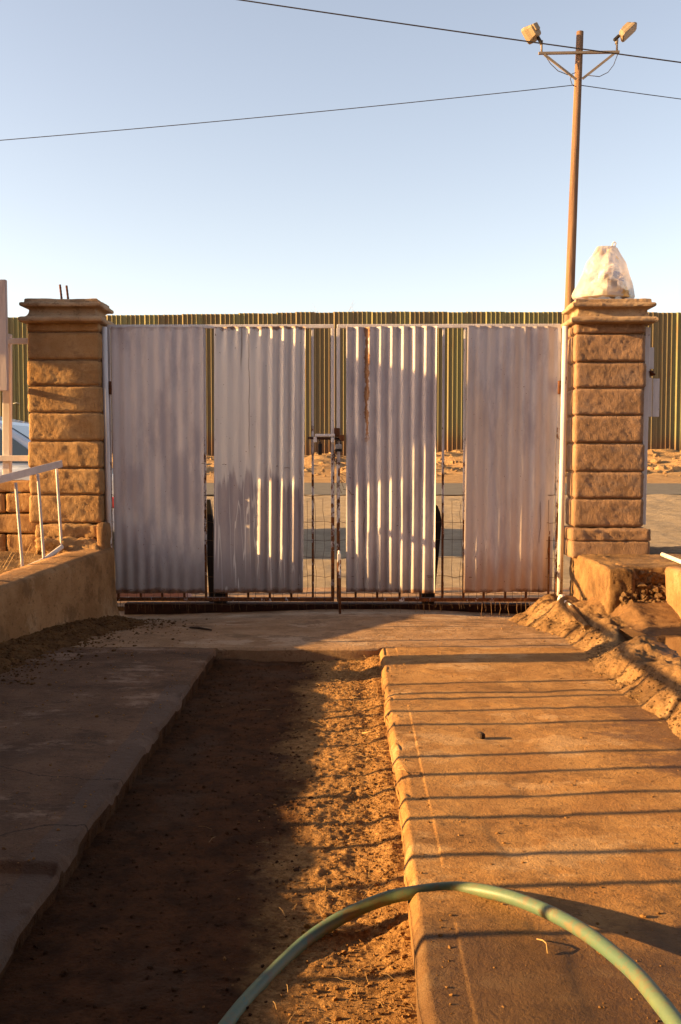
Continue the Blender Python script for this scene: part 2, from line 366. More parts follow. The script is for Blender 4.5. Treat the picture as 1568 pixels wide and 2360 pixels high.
def m_fence():
    n = N('border_steel'); o = n.xyz(); v = n.vec((1, 1, .12))
    c = n.mix(n.rng(n.noise(1.4, 3, .5, n.vec((1, 1, .02))), .42, .58), (.195, .175, .075), (.16, .12, .06))
    c = n.mix(n.math('MULTIPLY', n.rng(n.noise(9, 5, .65, v), .52, .68), .55), c, (.18, .085, .032))
    low = n.math('SUBTRACT', 1.0, n.rng(n.math('ADD', o[2], n.math('MULTIPLY', n.noise(3, 4, .6, v), 1.0)), 1.6, 2.2))
    c = n.mix(n.math('MULTIPLY', low, .75), c, (.14, .06, .025))
    return n.out(c, .8, n.bump(n.noise(12, 4, .6), .2, .02), .3)
MAT['fence'] = m_fence()
MAT['pole'] = simple('pole_wood', (.235, .13, .07), (.13, .072, .042), 9, .9, .6, 30, .02, vec=(1, 1, .05))
MAT['lamp'] = simple('lamp_housing', (.24, .175, .105), (.20, .145, .09), 2, .6, 0)
MAT['arm'] = simple('galvanised_arm', (.24, .185, .135), (.19, .15, .11), 3, .6, 0)
MAT['cable'] = simple('cable', (.045, .035, .03), (.035, .028, .025), 5, .8, 0)
MAT['glass'] = N('lamp_glass').out((.25, .27, .28), .1, None, .6)

# ------------------------------------------------------------------ the setting: ground outside the gate
prof_y = [-30, 6.0, 6.9, 7.0, 14.0, 17.2, 20.5, 22.0, 24.0, 26.0, 27.0, 40, 2000]
prof_z = [-.20, -.20, -.20, -.20, .345, .42, .49, .56, .78, .96, 1.02, 1.05, 1.05]
def gz(y): return np.interp(y, prof_y, prof_z)
xs = np.concatenate([np.linspace(-900, -40, 8), np.linspace(-36, -12, 13), np.linspace(-11, 11, 150), np.linspace(12, 36, 13), np.linspace(40, 900, 8)])
ys = np.concatenate([np.linspace(-30, 6, 7), np.linspace(6.9, 20.4, 90), np.linspace(20.5, 28, 90), np.linspace(29, 60, 9), [120, 400, 2000]])
X, Y = np.meshgrid(xs, ys, indexing='ij')
Z = gz(Y) + np.where((Y > 20.3) & (Y < 30), fb2(X, Y, 1.1, 5, 3) * .26 * sstep(20.3, 22.5, Y) * sstep(30, 27.5, Y) * 1.0, 0) + np.where(Y > 6.9, fb2(X, Y, .5, 3, 9) * .02, 0) - np.where(Y < 6.9, .12, 0)
struct('ground', MB().grid(np.stack([X, Y, Z], -1)), MAT['verge'])
def sheet(name, x0, x1, y0, y1, nx, ny, m, lift=.006, amp=.0, seed=1, sc=6):
    X, Y = np.meshgrid(np.linspace(x0, x1, nx), np.linspace(y0, y1, ny), indexing='ij')
    Z = gz(Y) + fb2(X, Y, .5, 3, 9) * .02 + lift + fb2(X, Y, sc, 4, seed) * amp
    return struct(name, MB().grid(np.stack([X, Y, Z], -1)), m)
sheet('gravel_street', -9, 9, 7.0, 14.05, 420, 240, MAT['street'], .034, .011, 4, 7)
sheet('road', -60, 60, 14.0, 17.3, 60, 12, MAT['asphalt'], .045)
mb = MB()
for k in range(1100):
    x = rng.uniform(-11, 11); y = 20.4 + rng.beta(1.6, 1.4) * 6.2
    z = float(gz(y)) + float(fb2(np.array(x), np.array(y), 1.1, 5, 3)) * .2 * min(1, max(0, (y - 20.3) / 2.2))
    clump(mb, (x, y, z + .01), abs(rng.normal(.025, .04)) + .018, k, .75)
struct('rocks', mb, MAT['verge'], 'stuff')
# pavement outside the gate with a painted kerb
def ap(x, y):                                                    # height of the concrete yard
    z = fb2(x, y, 2.2, 4, 21) * .007 + fb2(x, y, 14, 3, 8) * .0014
    m = -(.008 + .042 * (1 - np.exp(-((x - .05) / .85) ** 2))) * sstep(5.0, 5.95, y)
    return z + m
X, Y = np.meshgrid(np.linspace(-3.2, 5.5, 200), np.linspace(6.13, 7.05, 24), indexing='ij')
P = np.stack([X, Y, -.018 + fb2(X, Y, 4, 3, 2) * .006], -1)
P2 = P[:, -1:, :].copy(); P2[..., 2] = -.30
struct('pavement', MB().grid(np.concatenate([P, P2], 1)), MAT['apron'])

# concrete yard: apron and two wheel tracks, dirt strip between them
XE0, XE1, YE = -.655, .115, 4.70
def yard(x0, x1, y0, y1, nx, ny, xs=None, ys=None):
    X, Y = np.meshgrid(xs if xs is not None else np.linspace(x0, x1, nx), ys if ys is not None else np.linspace(y0, y1, ny), indexing='ij')
    return X, Y, ap(X, Y)
X, Y, Z = yard(-1.9, 1.45, YE, 6.14, 260, 130)
edge = sstep(YE + .012, YE, Y) * ((X > XE0) & (X < XE1)) * .012
Z = Z - edge
P = np.stack([X, Y, Z], -1); P0 = P[:, :1, :].copy(); P0[..., 2] -= .12; P1 = P[:, -1:, :].copy(); P1[..., 2] -= .25
struct('concrete_apron', MB().grid(P).grid(np.concatenate([P0, P[:, :1]], 1), False).grid(np.concatenate([P[:, -1:], P1], 1), False), MAT['apron'])
# right track
xs = np.concatenate([[XE1 - .002], np.linspace(XE1, XE1 + .03, 12), np.linspace(XE1 + .036, .183, 8), [.186, .189, .192, .195, .198, .201], np.linspace(.21, 1.4, 130)])
ysr = np.linspace(.9, YE, 420)
X, Y = np.meshgrid(xs, ysr, indexing='ij'); Z = ap(X, Y)
wob = fb2(np.zeros_like(Y), Y, 3.2, 4, 33) * .008 + fb2(X * 0, Y, 16, 4, 35) * .0028
t = (X - XE1)
Z = Z - .024 * (1 - np.clip(t / .020, 0, 1)) ** 2 * (1 + fb2(X, Y, 11, 3, 5) * .35)
Z = Z + .0026 * sstep(.1925, .1945, X) * sstep(-.3, -.1, fb2(X, Y, 4, 3, 40))
chip = sstep(.18, .42, fb2(X * 3, Y, 9, 3, 37)) * np.clip(1 - t / .035, 0, 1) ** .7 * sstep(2.2, 2.7, Y); Z = Z - .009 * chip
Xw = X + wob * np.clip(1 - t / .09, 0, 1) + .006 * chip * (t < .004)
P = np.stack([Xw, Y, Z], -1); E = P[:2].copy(); E[0] = P[0]; E[1] = P[0]; E[0, :, 2] = -.16
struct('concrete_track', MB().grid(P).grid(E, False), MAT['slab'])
# left track, its near end cracked off and sunk
xs = np.concatenate([np.linspace(-2.1, XE0 - .1, 110), np.linspace(XE0 - .09, XE0 - .012, 7), np.linspace(XE0 - .010, XE0, 6), [XE0 + .004]])
ysl = np.concatenate([np.linspace(.9, 2.155, 110), [2.16, 2.172], np.linspace(2.18, YE, 240)])
X, Y = np.meshgrid(xs, ysl, indexing='ij'); Z = ap(X, Y)
t = (XE0 - X); wob = fb2(X * 0, Y, 2.6, 4, 53) * .008 + fb2(X * 0, Y, 15, 4, 55) * .0028
Z = Z - .016 * (1 - np.clip(t / .009, 0, 1)) ** 2
Z = Z - .016 * sstep(.15, .40, fb2(X * 3, Y, 8, 3, 57)) * np.clip(1 - t / .03, 0, 1) ** .7
Z = Z - .020 * sstep(2.178, 2.162, Y) * sstep(-1.15, -.8, X)
P = np.stack([X + wob * np.clip(1 - t / .12, 0, 1), Y, Z], -1); E = np.stack([P[-2], P[-2], P[-2]], 0); P = P[:-1]
rgh = fb2(Y[-1] * 0 + 2, Y[-1], 30, 3, 58) * .012; E[1, :, 2] -= .05; E[1, :, 0] -= .006 + rgh; E[2, :, 2] = -.17; E[2, :, 0] += rgh
struct('concrete_track', MB().grid(P), MAT['slab_shaded'])
struct('concrete_edge', MB().grid(E, False), MAT['dirt'])
# dirt strip
def dirt_z(x, y):
    b = -.064 + fb2(x, y, 3.0, 3, 60) * .014
    rough = sstep(-.28, -.05, x + fb2(x, y, 4, 3, 66) * .12) * sstep(1.55, 2.2, y) * .9 + .35
    z = b + (fb2(x, y, 46, 4, 61, .65) * .0058 + fb2(x, y, 9, 2, 62) * .006) * rough
    z += .032 * sstep(.03, .10, x) * sstep(1.2, 2.5, y) * .5
    z += .03 * np.exp(-((y - 4.63) / .09) ** 2) * (.5 + fb2(x, y, 7, 3, 63))
    return z
X, Y = np.meshgrid(np.linspace(XE0 - .04, XE1 + .04, 190), np.linspace(.9, YE + .03, 800), indexing='ij')
nd = N('strip_soil'); od = nd.xyz()
sun_mask = nd.rng(nd.math('ADD', od[0], nd.math('MULTIPLY', nd.math('SUBTRACT', nd.noise(4, 5, .65), .5), .35)), -.26, -.12)  # soil colour carries the light: paler on the sunlit side, dark in shade
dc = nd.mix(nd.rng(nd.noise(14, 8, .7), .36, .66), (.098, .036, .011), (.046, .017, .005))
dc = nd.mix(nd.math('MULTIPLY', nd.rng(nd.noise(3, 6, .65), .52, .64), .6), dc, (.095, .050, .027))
dc = nd.mix(sun_mask, dc, nd.mix(nd.rng(nd.noise(40, 7, .75), .38, .62), (.42, .225, .083), (.23, .112, .038)))
dc = nd.mix(nd.math('MULTIPLY', nd.rng(nd.noise(140, 3, .7), .5, .7), .5), dc, (.04, .02, .008))
nd.out(dc, .95, nd.bump(nd.math('ADD', nd.noise(160, 4, .75), nd.math('MULTIPLY', nd.noise(48, 5, .7), 2.0)), .8, .010), .12)
struct('dirt_strip', MB().grid(np.stack([X, Y, dirt_z(X, Y)], -1)), nd.m)
def scatter(n, fx, fz, rmean, rmax, seed, flat=.7):
    g = np.random.default_rng(seed); mb = MB()
    for k in range(n):
        x, y = fx(g); r = min(rmax, abs(g.normal(0, rmean)) + rmean * .35)
        clump(mb, (x, y, float(fz(np.array(x), np.array(y))) + r * .25), r, seed * 1000 + k, flat)
    return mb
def strip_xy(g):
    y = 1.3 + (g.uniform() ** .8) * 3.38; x = XE1 - .01 - abs(g.normal(0, .16)) if g.uniform() < .72 else g.uniform(XE0, XE1)
    return max(XE0 + .01, x), y
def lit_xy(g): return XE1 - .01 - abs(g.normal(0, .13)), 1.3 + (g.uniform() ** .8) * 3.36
def shaded_xy(g): return g.uniform(XE0 + .01, -.12), 1.3 + (g.uniform() ** .8) * 3.36
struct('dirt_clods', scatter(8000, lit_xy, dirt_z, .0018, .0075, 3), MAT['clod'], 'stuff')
struct('dirt_clods', scatter(2200, shaded_xy, dirt_z, .0023, .010, 9), MAT['dirt'], 'stuff')  # darker clods on the shaded side; the shade is in their colour
def slab_xy(g): return (g.uniform(.14, 1.05), 1.5 + g.uniform() ** 1.3 * 4.0) if g.uniform() < .62 else (g.uniform(-1.5, XE0 - .03), g.uniform(1.8, 5.5))
struct('grit', scatter(2800, slab_xy, ap, .0019, .009, 4), MAT['clod'], 'stuff')
# dirt swept against the low wall
def wall_x(y): return np.interp(y, [.5, 2.0, 4.2, 4.6, 5.0, 5.45, 5.7], [-1.67, -1.67, -1.69, -1.636, -1.535, -1.415, -1.40])
def wall_z(y): return np.interp(y, [.5, 4.2, 4.6, 5.0, 5.45, 5.75], [.268, .272, .30, .335, .375, .385])
def pile_z(x, y):
    d = x - wall_x(y); L = .34 + .15 * fb2(x * 0, y, 2.2, 3, 80)
    return ap(x, y) - .012 + .066 * np.clip(1 - d / L, 0, 1) ** 1.6 * sstep(3.4, 4.2, y) * sstep(6.0, 5.5, y) + fb2(x, y, 22, 4, 81) * .012
X, Y = np.meshgrid(np.linspace(0, 1, 90), np.linspace(2.6, 5.95, 260), indexing='ij')
Xp = wall_x(Y) - .02 + X * .62
Zp = pile_z(Xp, Y) - .02 * sstep(.6, 1, X)
struct('dirt_pile', MB().grid(np.stack([Xp, Y, Zp], -1)), MAT['mud'])
def pile_xy(g):
    y = g.uniform(3.9, 5.75); return float(wall_x(y)) + abs(g.normal(0, .2)) + .01, y
struct('dirt_clods', scatter(1900, pile_xy, lambda x, y: np.maximum(pile_z(x, y), ap(x, y)), .0038, .013, 5), MAT['mud'], 'stuff')

# right bank: lumpy curb and mud bed
def xc(y): return np.interp(y, [.5, 3.0, 3.4, 3.8, 4.1, 4.45, 4.7, 5.0, 5.3, 5.5, 5.9], [1.12, 1.12, 1.12, 1.10, 1.085, 1.125, 1.14, 1.11, 1.03, .99, .98])
def bank_z(t, y):
    x = xc(y) + t
    lump = fbm(np.stack([x * 5, y * 5, y * 0 + 3], -1), 4, 90, .6) * 1.25
    notch = np.exp(-((y - 4.52) / .10) ** 2)
    h = np.interp(y, [.5, 3.3, 4.0, 4.5, 5.2, 5.6], [.10, .11, .12, .105, .115, .105])
    e = sstep(-.10 + lump * .085, .095 + lump * .085, t)
    z = h * e * (1 + lump * .28) * (1 - .55 * notch * sstep(.35, .0, t))
    bed = .108 - .012 * sstep(.16, .30, t) * sstep(4.95, 4.6, y) + .088 * np.clip((y - 4.45) / .55, 0, 1) * sstep(.06, .26, t) * sstep(5.45, 5.2, y - .9 * sstep(.25, .4, t)) + fb2(x, y * 2.2, 4.5, 4, 92) * .016 - .005 * sstep(.2, .3, t)
    k = sstep(.12, .24, t)
    z = z * (1 - k) + bed * k
    z = z + (fb2(x, y, 11, 4, 93, .6) * .018 + np.abs(fb2(x, y, 7, 3, 95)) * .026 - .008) * (.12 + e) * (1 - .97 * sstep(.14, .27, t)) + lump * .012 * sstep(-.02, .04, t) + (fb2(x, y, 42, 3, 97) * .006) * sstep(-.14, -.06, t) * (1 - .8 * sstep(.14, .27, t))
    return ap(x, y) * (1 - e) + z - .014 * sstep(-.05, -.15, t)
tt = np.linspace(-.17, .16, 84); yy = np.linspace(2.6, 5.72, 380); T, Y = np.meshgrid(tt, yy, indexing='ij')
cb = MB().grid(np.stack([xc(Y) + T, Y, bank_z(T, Y)], -1)).build('curb', MAT['curb'], origin=(1.1, 4.4, 0), fix=False)
tag(cb, 'crumbling hand-laid concrete curb winding along the right side of the drive', 'curb')
tt = np.concatenate([np.linspace(.16, .9, 110), np.linspace(.95, 3, 20)]); T, Y = np.meshgrid(tt, np.linspace(1.5, 5.72, 430), indexing='ij')
nm = N('wet_mud'); om = nm.xyz()
mc = nm.mix(nm.rng(nm.noise(14, 8, .7), .36, .66), (.20, .102, .038), (.12, .058, .021))
wt = nm.math('SUBTRACT', 1.0, nm.rng(nm.math('ADD', om[2], nm.math('MULTIPLY', nm.noise(12, 5, .7), .03)), .112, .135))
mc = nm.mix(nm.math('MULTIPLY', wt, .75), mc, (.060, .030, .013))
nm.out(mc, nm.rng(wt, 0, 1, .92, .42, False), nm.bump(nm.math('ADD', nm.noise(150, 4, .75), nm.math('MULTIPLY', nm.noise(40, 5, .7), 2.0)), .6, .007), .3)
struct('mud_bed', MB().grid(np.stack([xc(Y) + T, Y, bank_z(T, Y)], -1)), nm.m)
# puddle in the mud
wat = N('puddle_water'); wat.out((.045, .03, .022), .06, wat.bump(wat.noise(25, 3, .5), .12, .004), .8)
mbp = MB(); mbp.add([(1.24, 3.75, .0985), (2.6, 3.75, .0985), (2.6, 4.85, .0985), (1.24, 4.85, .0985)], [(0, 1, 2, 3)])
struct('puddle_water', mbp, wat.m)
def mound_xy(g):
    y = g.uniform(3.2, 5.6); return float(xc(y)) - abs(g.normal(0, .10)) + .035, y
struct('dirt_clods', scatter(1500, mound_xy, lambda x, y: bank_z(x - xc(y), y), .0028, .010, 6), MAT['rubble'], 'stuff')

# ------------------------------------------------------------------ left: low wall, bed, railing, block wall
yy = np.linspace(.9, 5.75, 320)
rows = []
ex = wall_x(yy); ez = wall_z(yy) + fb2(yy * 0, yy, 7, 4, 101) * .006
def wall_row(dx, zz): return np.stack([ex + dx, yy, zz], -1)
n1 = fb2(yy * 0 + 3, yy, 20, 3, 102) * .004
prof = [(.05, -.06 + ez * 0), (.018, ez * 0 + .03), (.006, ez * .5), (.003 + n1, ez * .8), (n1, ez - .018), (-.012 + n1, ez - .003), (-.05, ez + n1), (-.10, ez + .004 - n1), (-.16, ez + n1 * .5), (-.20, ez), (-.205, ez * 0 - .05)]
P = np.stack([wall_row(a, b) for a, b in prof], 0)
lw = MB().grid(P[:, ::-1])
lw.add([P[i, -1] for i in range(len(prof))], [tuple(range(len(prof)))])
o = lw.build('low_wall', MAT['plaster'], origin=(-1.7, 3.5, 0)); tag(o, 'low plastered retaining wall running along the left edge of the drive', 'wall')
# soil bed behind it
X, Y = np.meshgrid(np.linspace(-4.5, -1.6, 90), np.linspace(.9, 5.95, 150), indexing='ij')
Zs = .30 + .05 * sstep(4.6, 5.6, Y) + fb2(X, Y, 5, 4, 111) * .03
X = np.minimum(X, wall_x(Y) - .15)
struct('soil_bed', MB().grid(np.stack([X, Y, Zs], -1)), MAT['soil'])
mb = MB(); g = np.random.default_rng(8)
for k in range(900):
    x = g.uniform(-2.7, -1.74); y = g.uniform(4.3, 5.6)
    if x > float(wall_x(y)) - .2: continue
    z = .33; a = g.uniform(0, 6.28); L = abs(g.normal(.05, .04)) + .02; up = g.uniform(.1, .9)
    d = Vector((math.cos(a), math.sin(a), 0)); p0 = Vector((x, y, z)); p1 = p0 + d * L * .5 + Vector((0, 0, L * up)); p2 = p0 + d * L + Vector((0, 0, L * up * .8)); s = Vector((-d.y, d.x, 0)) * .0018
    mb.add([p0 - s, p0 + s, p1 + s * .7, p1 - s * .7, p2], [(0, 1, 2, 3), (3, 2, 4)])
struct('dry_grass', mb, MAT['straw'], 'stuff')
# railing on the wall: flat handrail, rebar posts, base pipe
rl = thing('railing', (-1.7, 3.4, .33), 'white flat-bar handrail on rebar uprights along the top of the low wall', 'railing')
posts = [((52, 1310), (36, 1112), 5.14), ((101, 1288), (87, 1092), 5.33), ((142, 1258), (130, 1075), 5.64)]
mb = MB(); mb.bar(W(-60, 1120, 4.98), W(143, 1068, 5.64), .006, .040, (0, 0, 1), .001)
pa = W(-60, 1120, 4.98); mb.bar(pa, (-1.86, 3.9, .735), .006, .040, (0, 0, 1), .001); mb.bar((-1.86, 3.9, .735), (-1.84, 1.4, .735), .006, .040, (0, 0, 1), .001)
mb.build('handrail', MAT['rail'], rl)
def rebar(mb, a, b, r=.0075):
    a = Vector(a); b = Vector(b); n = max(6, int((b - a).length / .009)); mb.tube([a + (b - a) * (k / n) for k in range(n + 1)], [r * (1 + (.16 if k % 2 else 0)) for k in range(n + 1)], 8)
for (b, t, Yp) in posts:
    mb = MB(); rebar(mb, W(*b, Yp), W(*t, Yp)); mb.build('post', MAT['rail'], rl)
for Yp in (4.72, 4.53, 3.76, 3.59, 3.51, 3.34, 3.15, 2.80, 2.63, 2.43, 2.28, 2.04, 1.87, 1.66):
    mb = MB(); rebar(mb, (-1.80, Yp, .29), (-1.84, Yp, .74), .0105); mb.build('post', MAT['rail'], rl)
mb = MB(); mb.tube([W(158, 1250, 5.72), W(142, 1260, 5.64), W(101, 1291, 5.33), W(52, 1313, 5.14), W(0, 1338, 4.95), (-1.80, 4.5, .278), (-1.80, 1.4, .268)], .014, 10); mb.build('base_pipe', MAT['white'], rl)
# block post further along the wall
bp = thing('block_post', (-1.84, 4.23, .27), 'short brown block post standing in the railing along the low wall', 'post')
mb = MB()
for k in range(5): rough_box(mb, (-1.84, 4.23, .34 + k * .152), (.2, .19, .146), (8, 8, 6), .02, .004, 14, 300 + k)
weld(mb.build('shaft', MAT['block_l'], bp, fix=False))
mb = MB(); mb.box((-1.84, 4.23, 1.05), (.24, .23, .05), None, .012); mb.build('cap', MAT['cap'], bp)

# unseen building behind the camera, roof at left: added to block light
hs_ = thing('added_house', (0, -3, 0), 'low unseen adobe block with a porch roof, added behind the camera to block sky light', 'added_house')
mb = MB(); mb.box((-1.0, -3.6, 1.6), (13, 5.0, 3.4)); mb.build('wall', MAT['plaster'], hs_)
mb = MB(); mb.box((-1.0, -3.6, 3.36), (13.6, 5.6, .10)); mb.build('roof', MAT['rust'], hs_)
mb = MB(); mb.box((-1.6, .60, 2.72), (11.4, 3.4, .08)); mb.build('added_porch_roof', MAT['rust'], hs_)
for x in (-2.8, 4.0):
    mb = MB(); mb.bar((x, .9, -.1), (x, .9, 2.68), .09, .09); mb.build('added_porch_post', MAT['white'], hs_)
sr = thing('added_shade_roof', (-6, 5.2, .25), 'unseen flat roof on posts, added at the left to shade the pillar and gate', 'added_shelter')
mb = MB(); mb.box((-6.0, 5.75, 2.56), (.5, 1.12, .32)); mb.build('roof', MAT['white'], sr)
for (a, b) in ((-6.15, 6.0), (-5.85, 6.0), (-6.15, 6.25), (-5.85, 6.25)):
    mb = MB(); mb.bar((a, b, .1), (a, b, 2.38), .07, .07); mb.build('post', MAT['white'], sr)

# ------------------------------------------------------------------ gate pillars
YP = 5.72; PD = .23
def pillar(name, u0, u1, bounds, mat, label, seed, dark):
    x0 = W(u0, 1055, YP).x; x1 = W(u1, 1055, YP).x; zb = W(0, bounds[-1], YP).z
    t = thing(name, ((x0 + x1) / 2, YP + PD / 2, zb), label, 'pillar')
    mb = MB(); g = random.Random(seed)
    for i in range(len(bounds) - 1):
        za = W(0, bounds[i], YP).z - .0022; zc = W(0, bounds[i + 1], YP).z + .0022
        dx = g.uniform(-.005, .005)
        rough_box(mb, ((x0 + x1) / 2 + dx, YP + PD / 2 + g.uniform(-.004, .004), (za + zc) / 2), (x1 - x0 + g.uniform(-.008, .006), PD, za - zc), (44, 16, 18), .017, (.0034 if dark else .0025), 20, seed * 50 + i)
    weld(mb.build('shaft', mat, t, fix=False))
    mb = MB(); za = W(0, bounds[0], YP).z; mb.box(((x0 + x1) / 2, YP + PD / 2, (za + zb) / 2), (x1 - x0 - .024, PD - .024, za - zb)); mb.build('mortar', MAT['mortar'], t)
    return t, x0, x1
def cap(t, u0, u1, v_bot, v_top, mat, dep=.06, seed=1):
    Yf = YP - dep; xa = W(u0, 1055, Yf).x; xb = W(u1, 1055, Yf).x; z0 = W(0, v_bot, Yf).z; z1 = W(0, v_top, Yf).z; H = z1 - z0
    # (outset of the profile inwards, height fraction)
    prof = [(.05, -.02), (.012, .0), (.003, .03), (.0, .08), (.0, .15), (.004, .20), (.012, .235), (.030, .25), (.040, .30), (.047, .40), (.050, .50), (.049, .57), (.042, .615), (.030, .635), (.018, .645), (.012, .67), (.010, .73), (.012, .79), (.018, .825), (.030, .84), (.032, .97), (.038, 1.0)]
    xs0, ys0, xs1, ys1 = xa, Yf, xb, YP + PD + .05
    rings = []
    for d, f in prof:
        q = []
        cs = [(xs0 + d, ys0 + d), (xs1 - d, ys0 + d), (xs1 - d, ys1 - d), (xs0 + d, ys1 - d)]
        for i in range(4):
            a, b = cs[i], cs[(i + 1) % 4]; n = 26
            for k in range(n): q.append((a[0] + (b[0] - a[0]) * k / n, a[1] + (b[1] - a[1]) * k / n, z0 + f * H))
        rings.append(q)
    P = np.array(rings); nz = fbm(P * 9, 3, seed) * .005 + fbm(P * 45, 2, seed + 3) * .0022
    cx, cy = (xs0 + xs1) / 2, (ys0 + ys1) / 2
    P[..., 0] += nz * np.sign(P[..., 0] - cx); P[..., 1] += nz * np.sign(P[..., 1] - cy); P[..., 2] += nz * .6
    # joint between the two cast halves
    P = np.concatenate([P, P[:, :1]], 1)
    mb = MB().grid(P, False); m = P.shape[1]
    mb.f.append(tuple(range((len(prof) - 1) * m, len(prof) * m - 1))); mb.sm.append(False)
    mb.f.append(tuple(range(m - 1))[::-1]); mb.sm.append(False)
    return weld(mb.build('cap', mat, t, fix=False))
lp, lx0, lx1 = pillar('gate_pillar', 65, 234, [742, 765, 829, 889, 951, 1016, 1079, 1140, 1205], MAT['block_l'], 'tan block gate pillar on the left with two rusty bars sticking out of its cap', 3, True)
cap(lp, 46, 238, 741, 686, MAT['cap'], .06, 5)
for (a, b) in (((142, 690), (138, 656)), ((157, 690), (153, 658))):
    mb = MB(); rebar(mb, W(*a, YP + .1), W(*b, YP + .1), .006); mb.build('rebar', MAT['rust'], lp)
mb = MB(); x0 = W(78, 1055, YP - .02).x; x1 = W(224, 1055, YP - .02).x
rough_box(mb, ((x0 + x1) / 2, YP + .10, (W(0, 1207, YP).z + W(0, 1240, YP).z) / 2), (x1 - x0, .26, W(0, 1207, YP).z - W(0, 1240, YP).z), (26, 8, 6), .012, .008, 16, 400)
rough_box(mb, ((x0 + x1) / 2 + .02, YP + .07, (W(0, 1238, YP).z + W(0, 1290, YP).z) / 2), (x1 - x0 + .02, .30, W(0, 1238, YP).z - W(0, 1290, YP).z), (26, 8, 8), .02, .022, 14, 401)
weld(mb.build('plinth', MAT['block_l'], lp, fix=False))
mb = MB(); xs = (W(221, 1055, 5.66).x, W(241, 1055, 5.66).x); rough_box(mb, ((xs[0] + xs[1]) / 2, 5.74, .22), (xs[1] - xs[0], .2, W(0, 1204, 5.66).z + .08), (4, 8, 22), .012, .006, 10, 402)
rough_box(mb, (xs[1] - .02, 5.66, -.01), (.12, .14, .12), (8, 8, 8), .05, .015, 12, 403)
weld(mb.build('plaster_edge', MAT['plaster'], lp, fix=False))
rp, rx0, rx1 = pillar('gate_pillar', 1322, 1484, [742, 772, 836, 896, 958, 1021, 1087, 1148, 1213], MAT['block_r'], 'brown block gate pillar on the right carrying a tied plastic bag on its cap', 4, False)
cap(rp, 1312, 1511, 745, 689, MAT['cap'], .06, 9)
mb = MB(); x0 = W(1316, 1055, YP - .04).x; x1 = W(1500, 1055, YP - .04).x
rough_box(mb, ((x0 + x1) / 2, YP + .09, (W(0, 1216, YP).z + W(0, 1243, YP).z) / 2), (x1 - x0, .30, W(0, 1214, YP).z - W(0, 1242, YP).z), (30, 8, 6), .01, .006, 20, 410)
rough_box(mb, ((x0 + x1) / 2, YP + .09, (W(0, 1243, YP).z + W(0, 1282, YP).z) / 2), (x1 - x0 - .006, .296, W(0, 1243, YP).z - W(0, 1282, YP).z), (30, 8, 6), .008, .003, 20, 411)
weld(mb.build('plinth', MAT['block_r'], rp, fix=False))

# adobe block wall running left from the left pillar, with a white timber fence on it
bw = MB(); zt = W(0, 1106, 5.86).z
for r in range(4):
    z1 = W(0, 1106 + r * 47 - (18 if r else 0), 5.86).z; z0 = W(0, 1106 + (r + 1) * 47 - 18, 5.86).z
    x = -1.86 - (.2 if r % 2 else 0.0)
    xa = -1.84
    while xa > -4.6:
        xb = max(x if x < xa - .05 else xa - .4, -4.6); rough_box(bw, ((xa + xb) / 2, 5.94, (z0 + z1) / 2), (xa - xb - .004, .2, z1 - z0 - .004), (16, 6, 8), .014, .005, 14, 500 + r * 20 + int(-xa * 7)); xa = xb
o = weld(bw.build('block_wall', MAT['soil'] if False else MAT['block_l'], origin=(-3.2, 5.94, .3), fix=False)); tag(o, 'low adobe block wall running left from the left gate pillar', 'wall')
wf = thing('timber_fence', (-1.95, 5.85, zt), 'white timber post and rails with a tall board nailed up, left of the tan pillar', 'fence')
mb = MB(); mb.bar(W(17, 1107, 5.90), W(17, 770, 5.90), .044, .044, (0, 1, 0), .003); mb.build('post', MAT['white'], wf)
mb = MB(); mb.bar((W(17, 1055, 5.90).x - 1.5, 5.9, zt), (W(17, 1055, 5.90).x - 1.5, 5.9, 1.6), .044, .044, (0, 1, 0), .003); mb.build('post', MAT['white'], wf)
for va, vb in ((780, 793), (1049, 1063)):
    zc = (W(0, va, 5.87).z + W(0, vb, 5.87).z) / 2; mb = MB(); mb.box((-2.72, 5.868, zc), (1.76, .018, .034), None, .002); mb.build('rail', MAT['white'], wf)
mb = MB(); za = W(0, 645, 5.6).z; zb = W(0, 901, 5.6).z; xr = W(22, 1055, 5.6).x; mb.box((xr - .45, 5.60, (za + zb) / 2), (.90, .03, za - zb), None, .003)
MAT['board'] = simple('weathered_board', (.50, .40, .36), (.40, .31, .28), 9, .85, .4, 50, .004, c3=(.30, .22, .19), s3=12, t3=(.6, .7), vec=(1, 1, .12)); BD = mb.build('board', MAT['board'], wf)
mb = MB(); mb.bar((xr - .35, 5.63, zb + .1), (xr - .35, 5.86, zb + .1), .03, .03); mb.bar((xr - .35, 5.63, za - .12), (xr - .35, 5.86, za - .12), .03, .03); mb.bar((xr - .35, 5.87, zb), (xr - .35, 5.87, za - .08), .03, .03); mb.build('bracket', MAT['white'], wf)

# ------------------------------------------------------------------ the gate
YG = 5.80; YF = 5.832
def zz(v, Y=YF): return W(0, v, Y).z
def xx(u, Y=YF): return W(u, 1055, Y).x
for (u, lab, vb) in ((243.5, 'round white steel post on the left side of the gate', 1436), (1298, 'round white steel post on the right side of the gate', 1395)):
    t = thing('gate_post', (xx(u, 5.79), 5.79, zz(vb, 5.79)), lab, 'post')
    mb = MB(); mb.tube([(xx(u, 5.79) + (.02 if u < 800 else -.015), 5.79, zz(vb, 5.79) - .05), (xx(u, 5.79), 5.79, zz(754, 5.79))], .0165, 14); mb.build('pipe', MAT['postpaint'], t)
    for hv in (880, 1330):
        mb = MB(); s = 1 if u < 800 else -1; mb.tube([(xx(u, 5.79) + s * .027, 5.80, zz(hv)), (xx(u, 5.79) + s * .027, 5.80, zz(hv + 30))], .010, 10); mb.build('hinge', MAT['rust'], t)
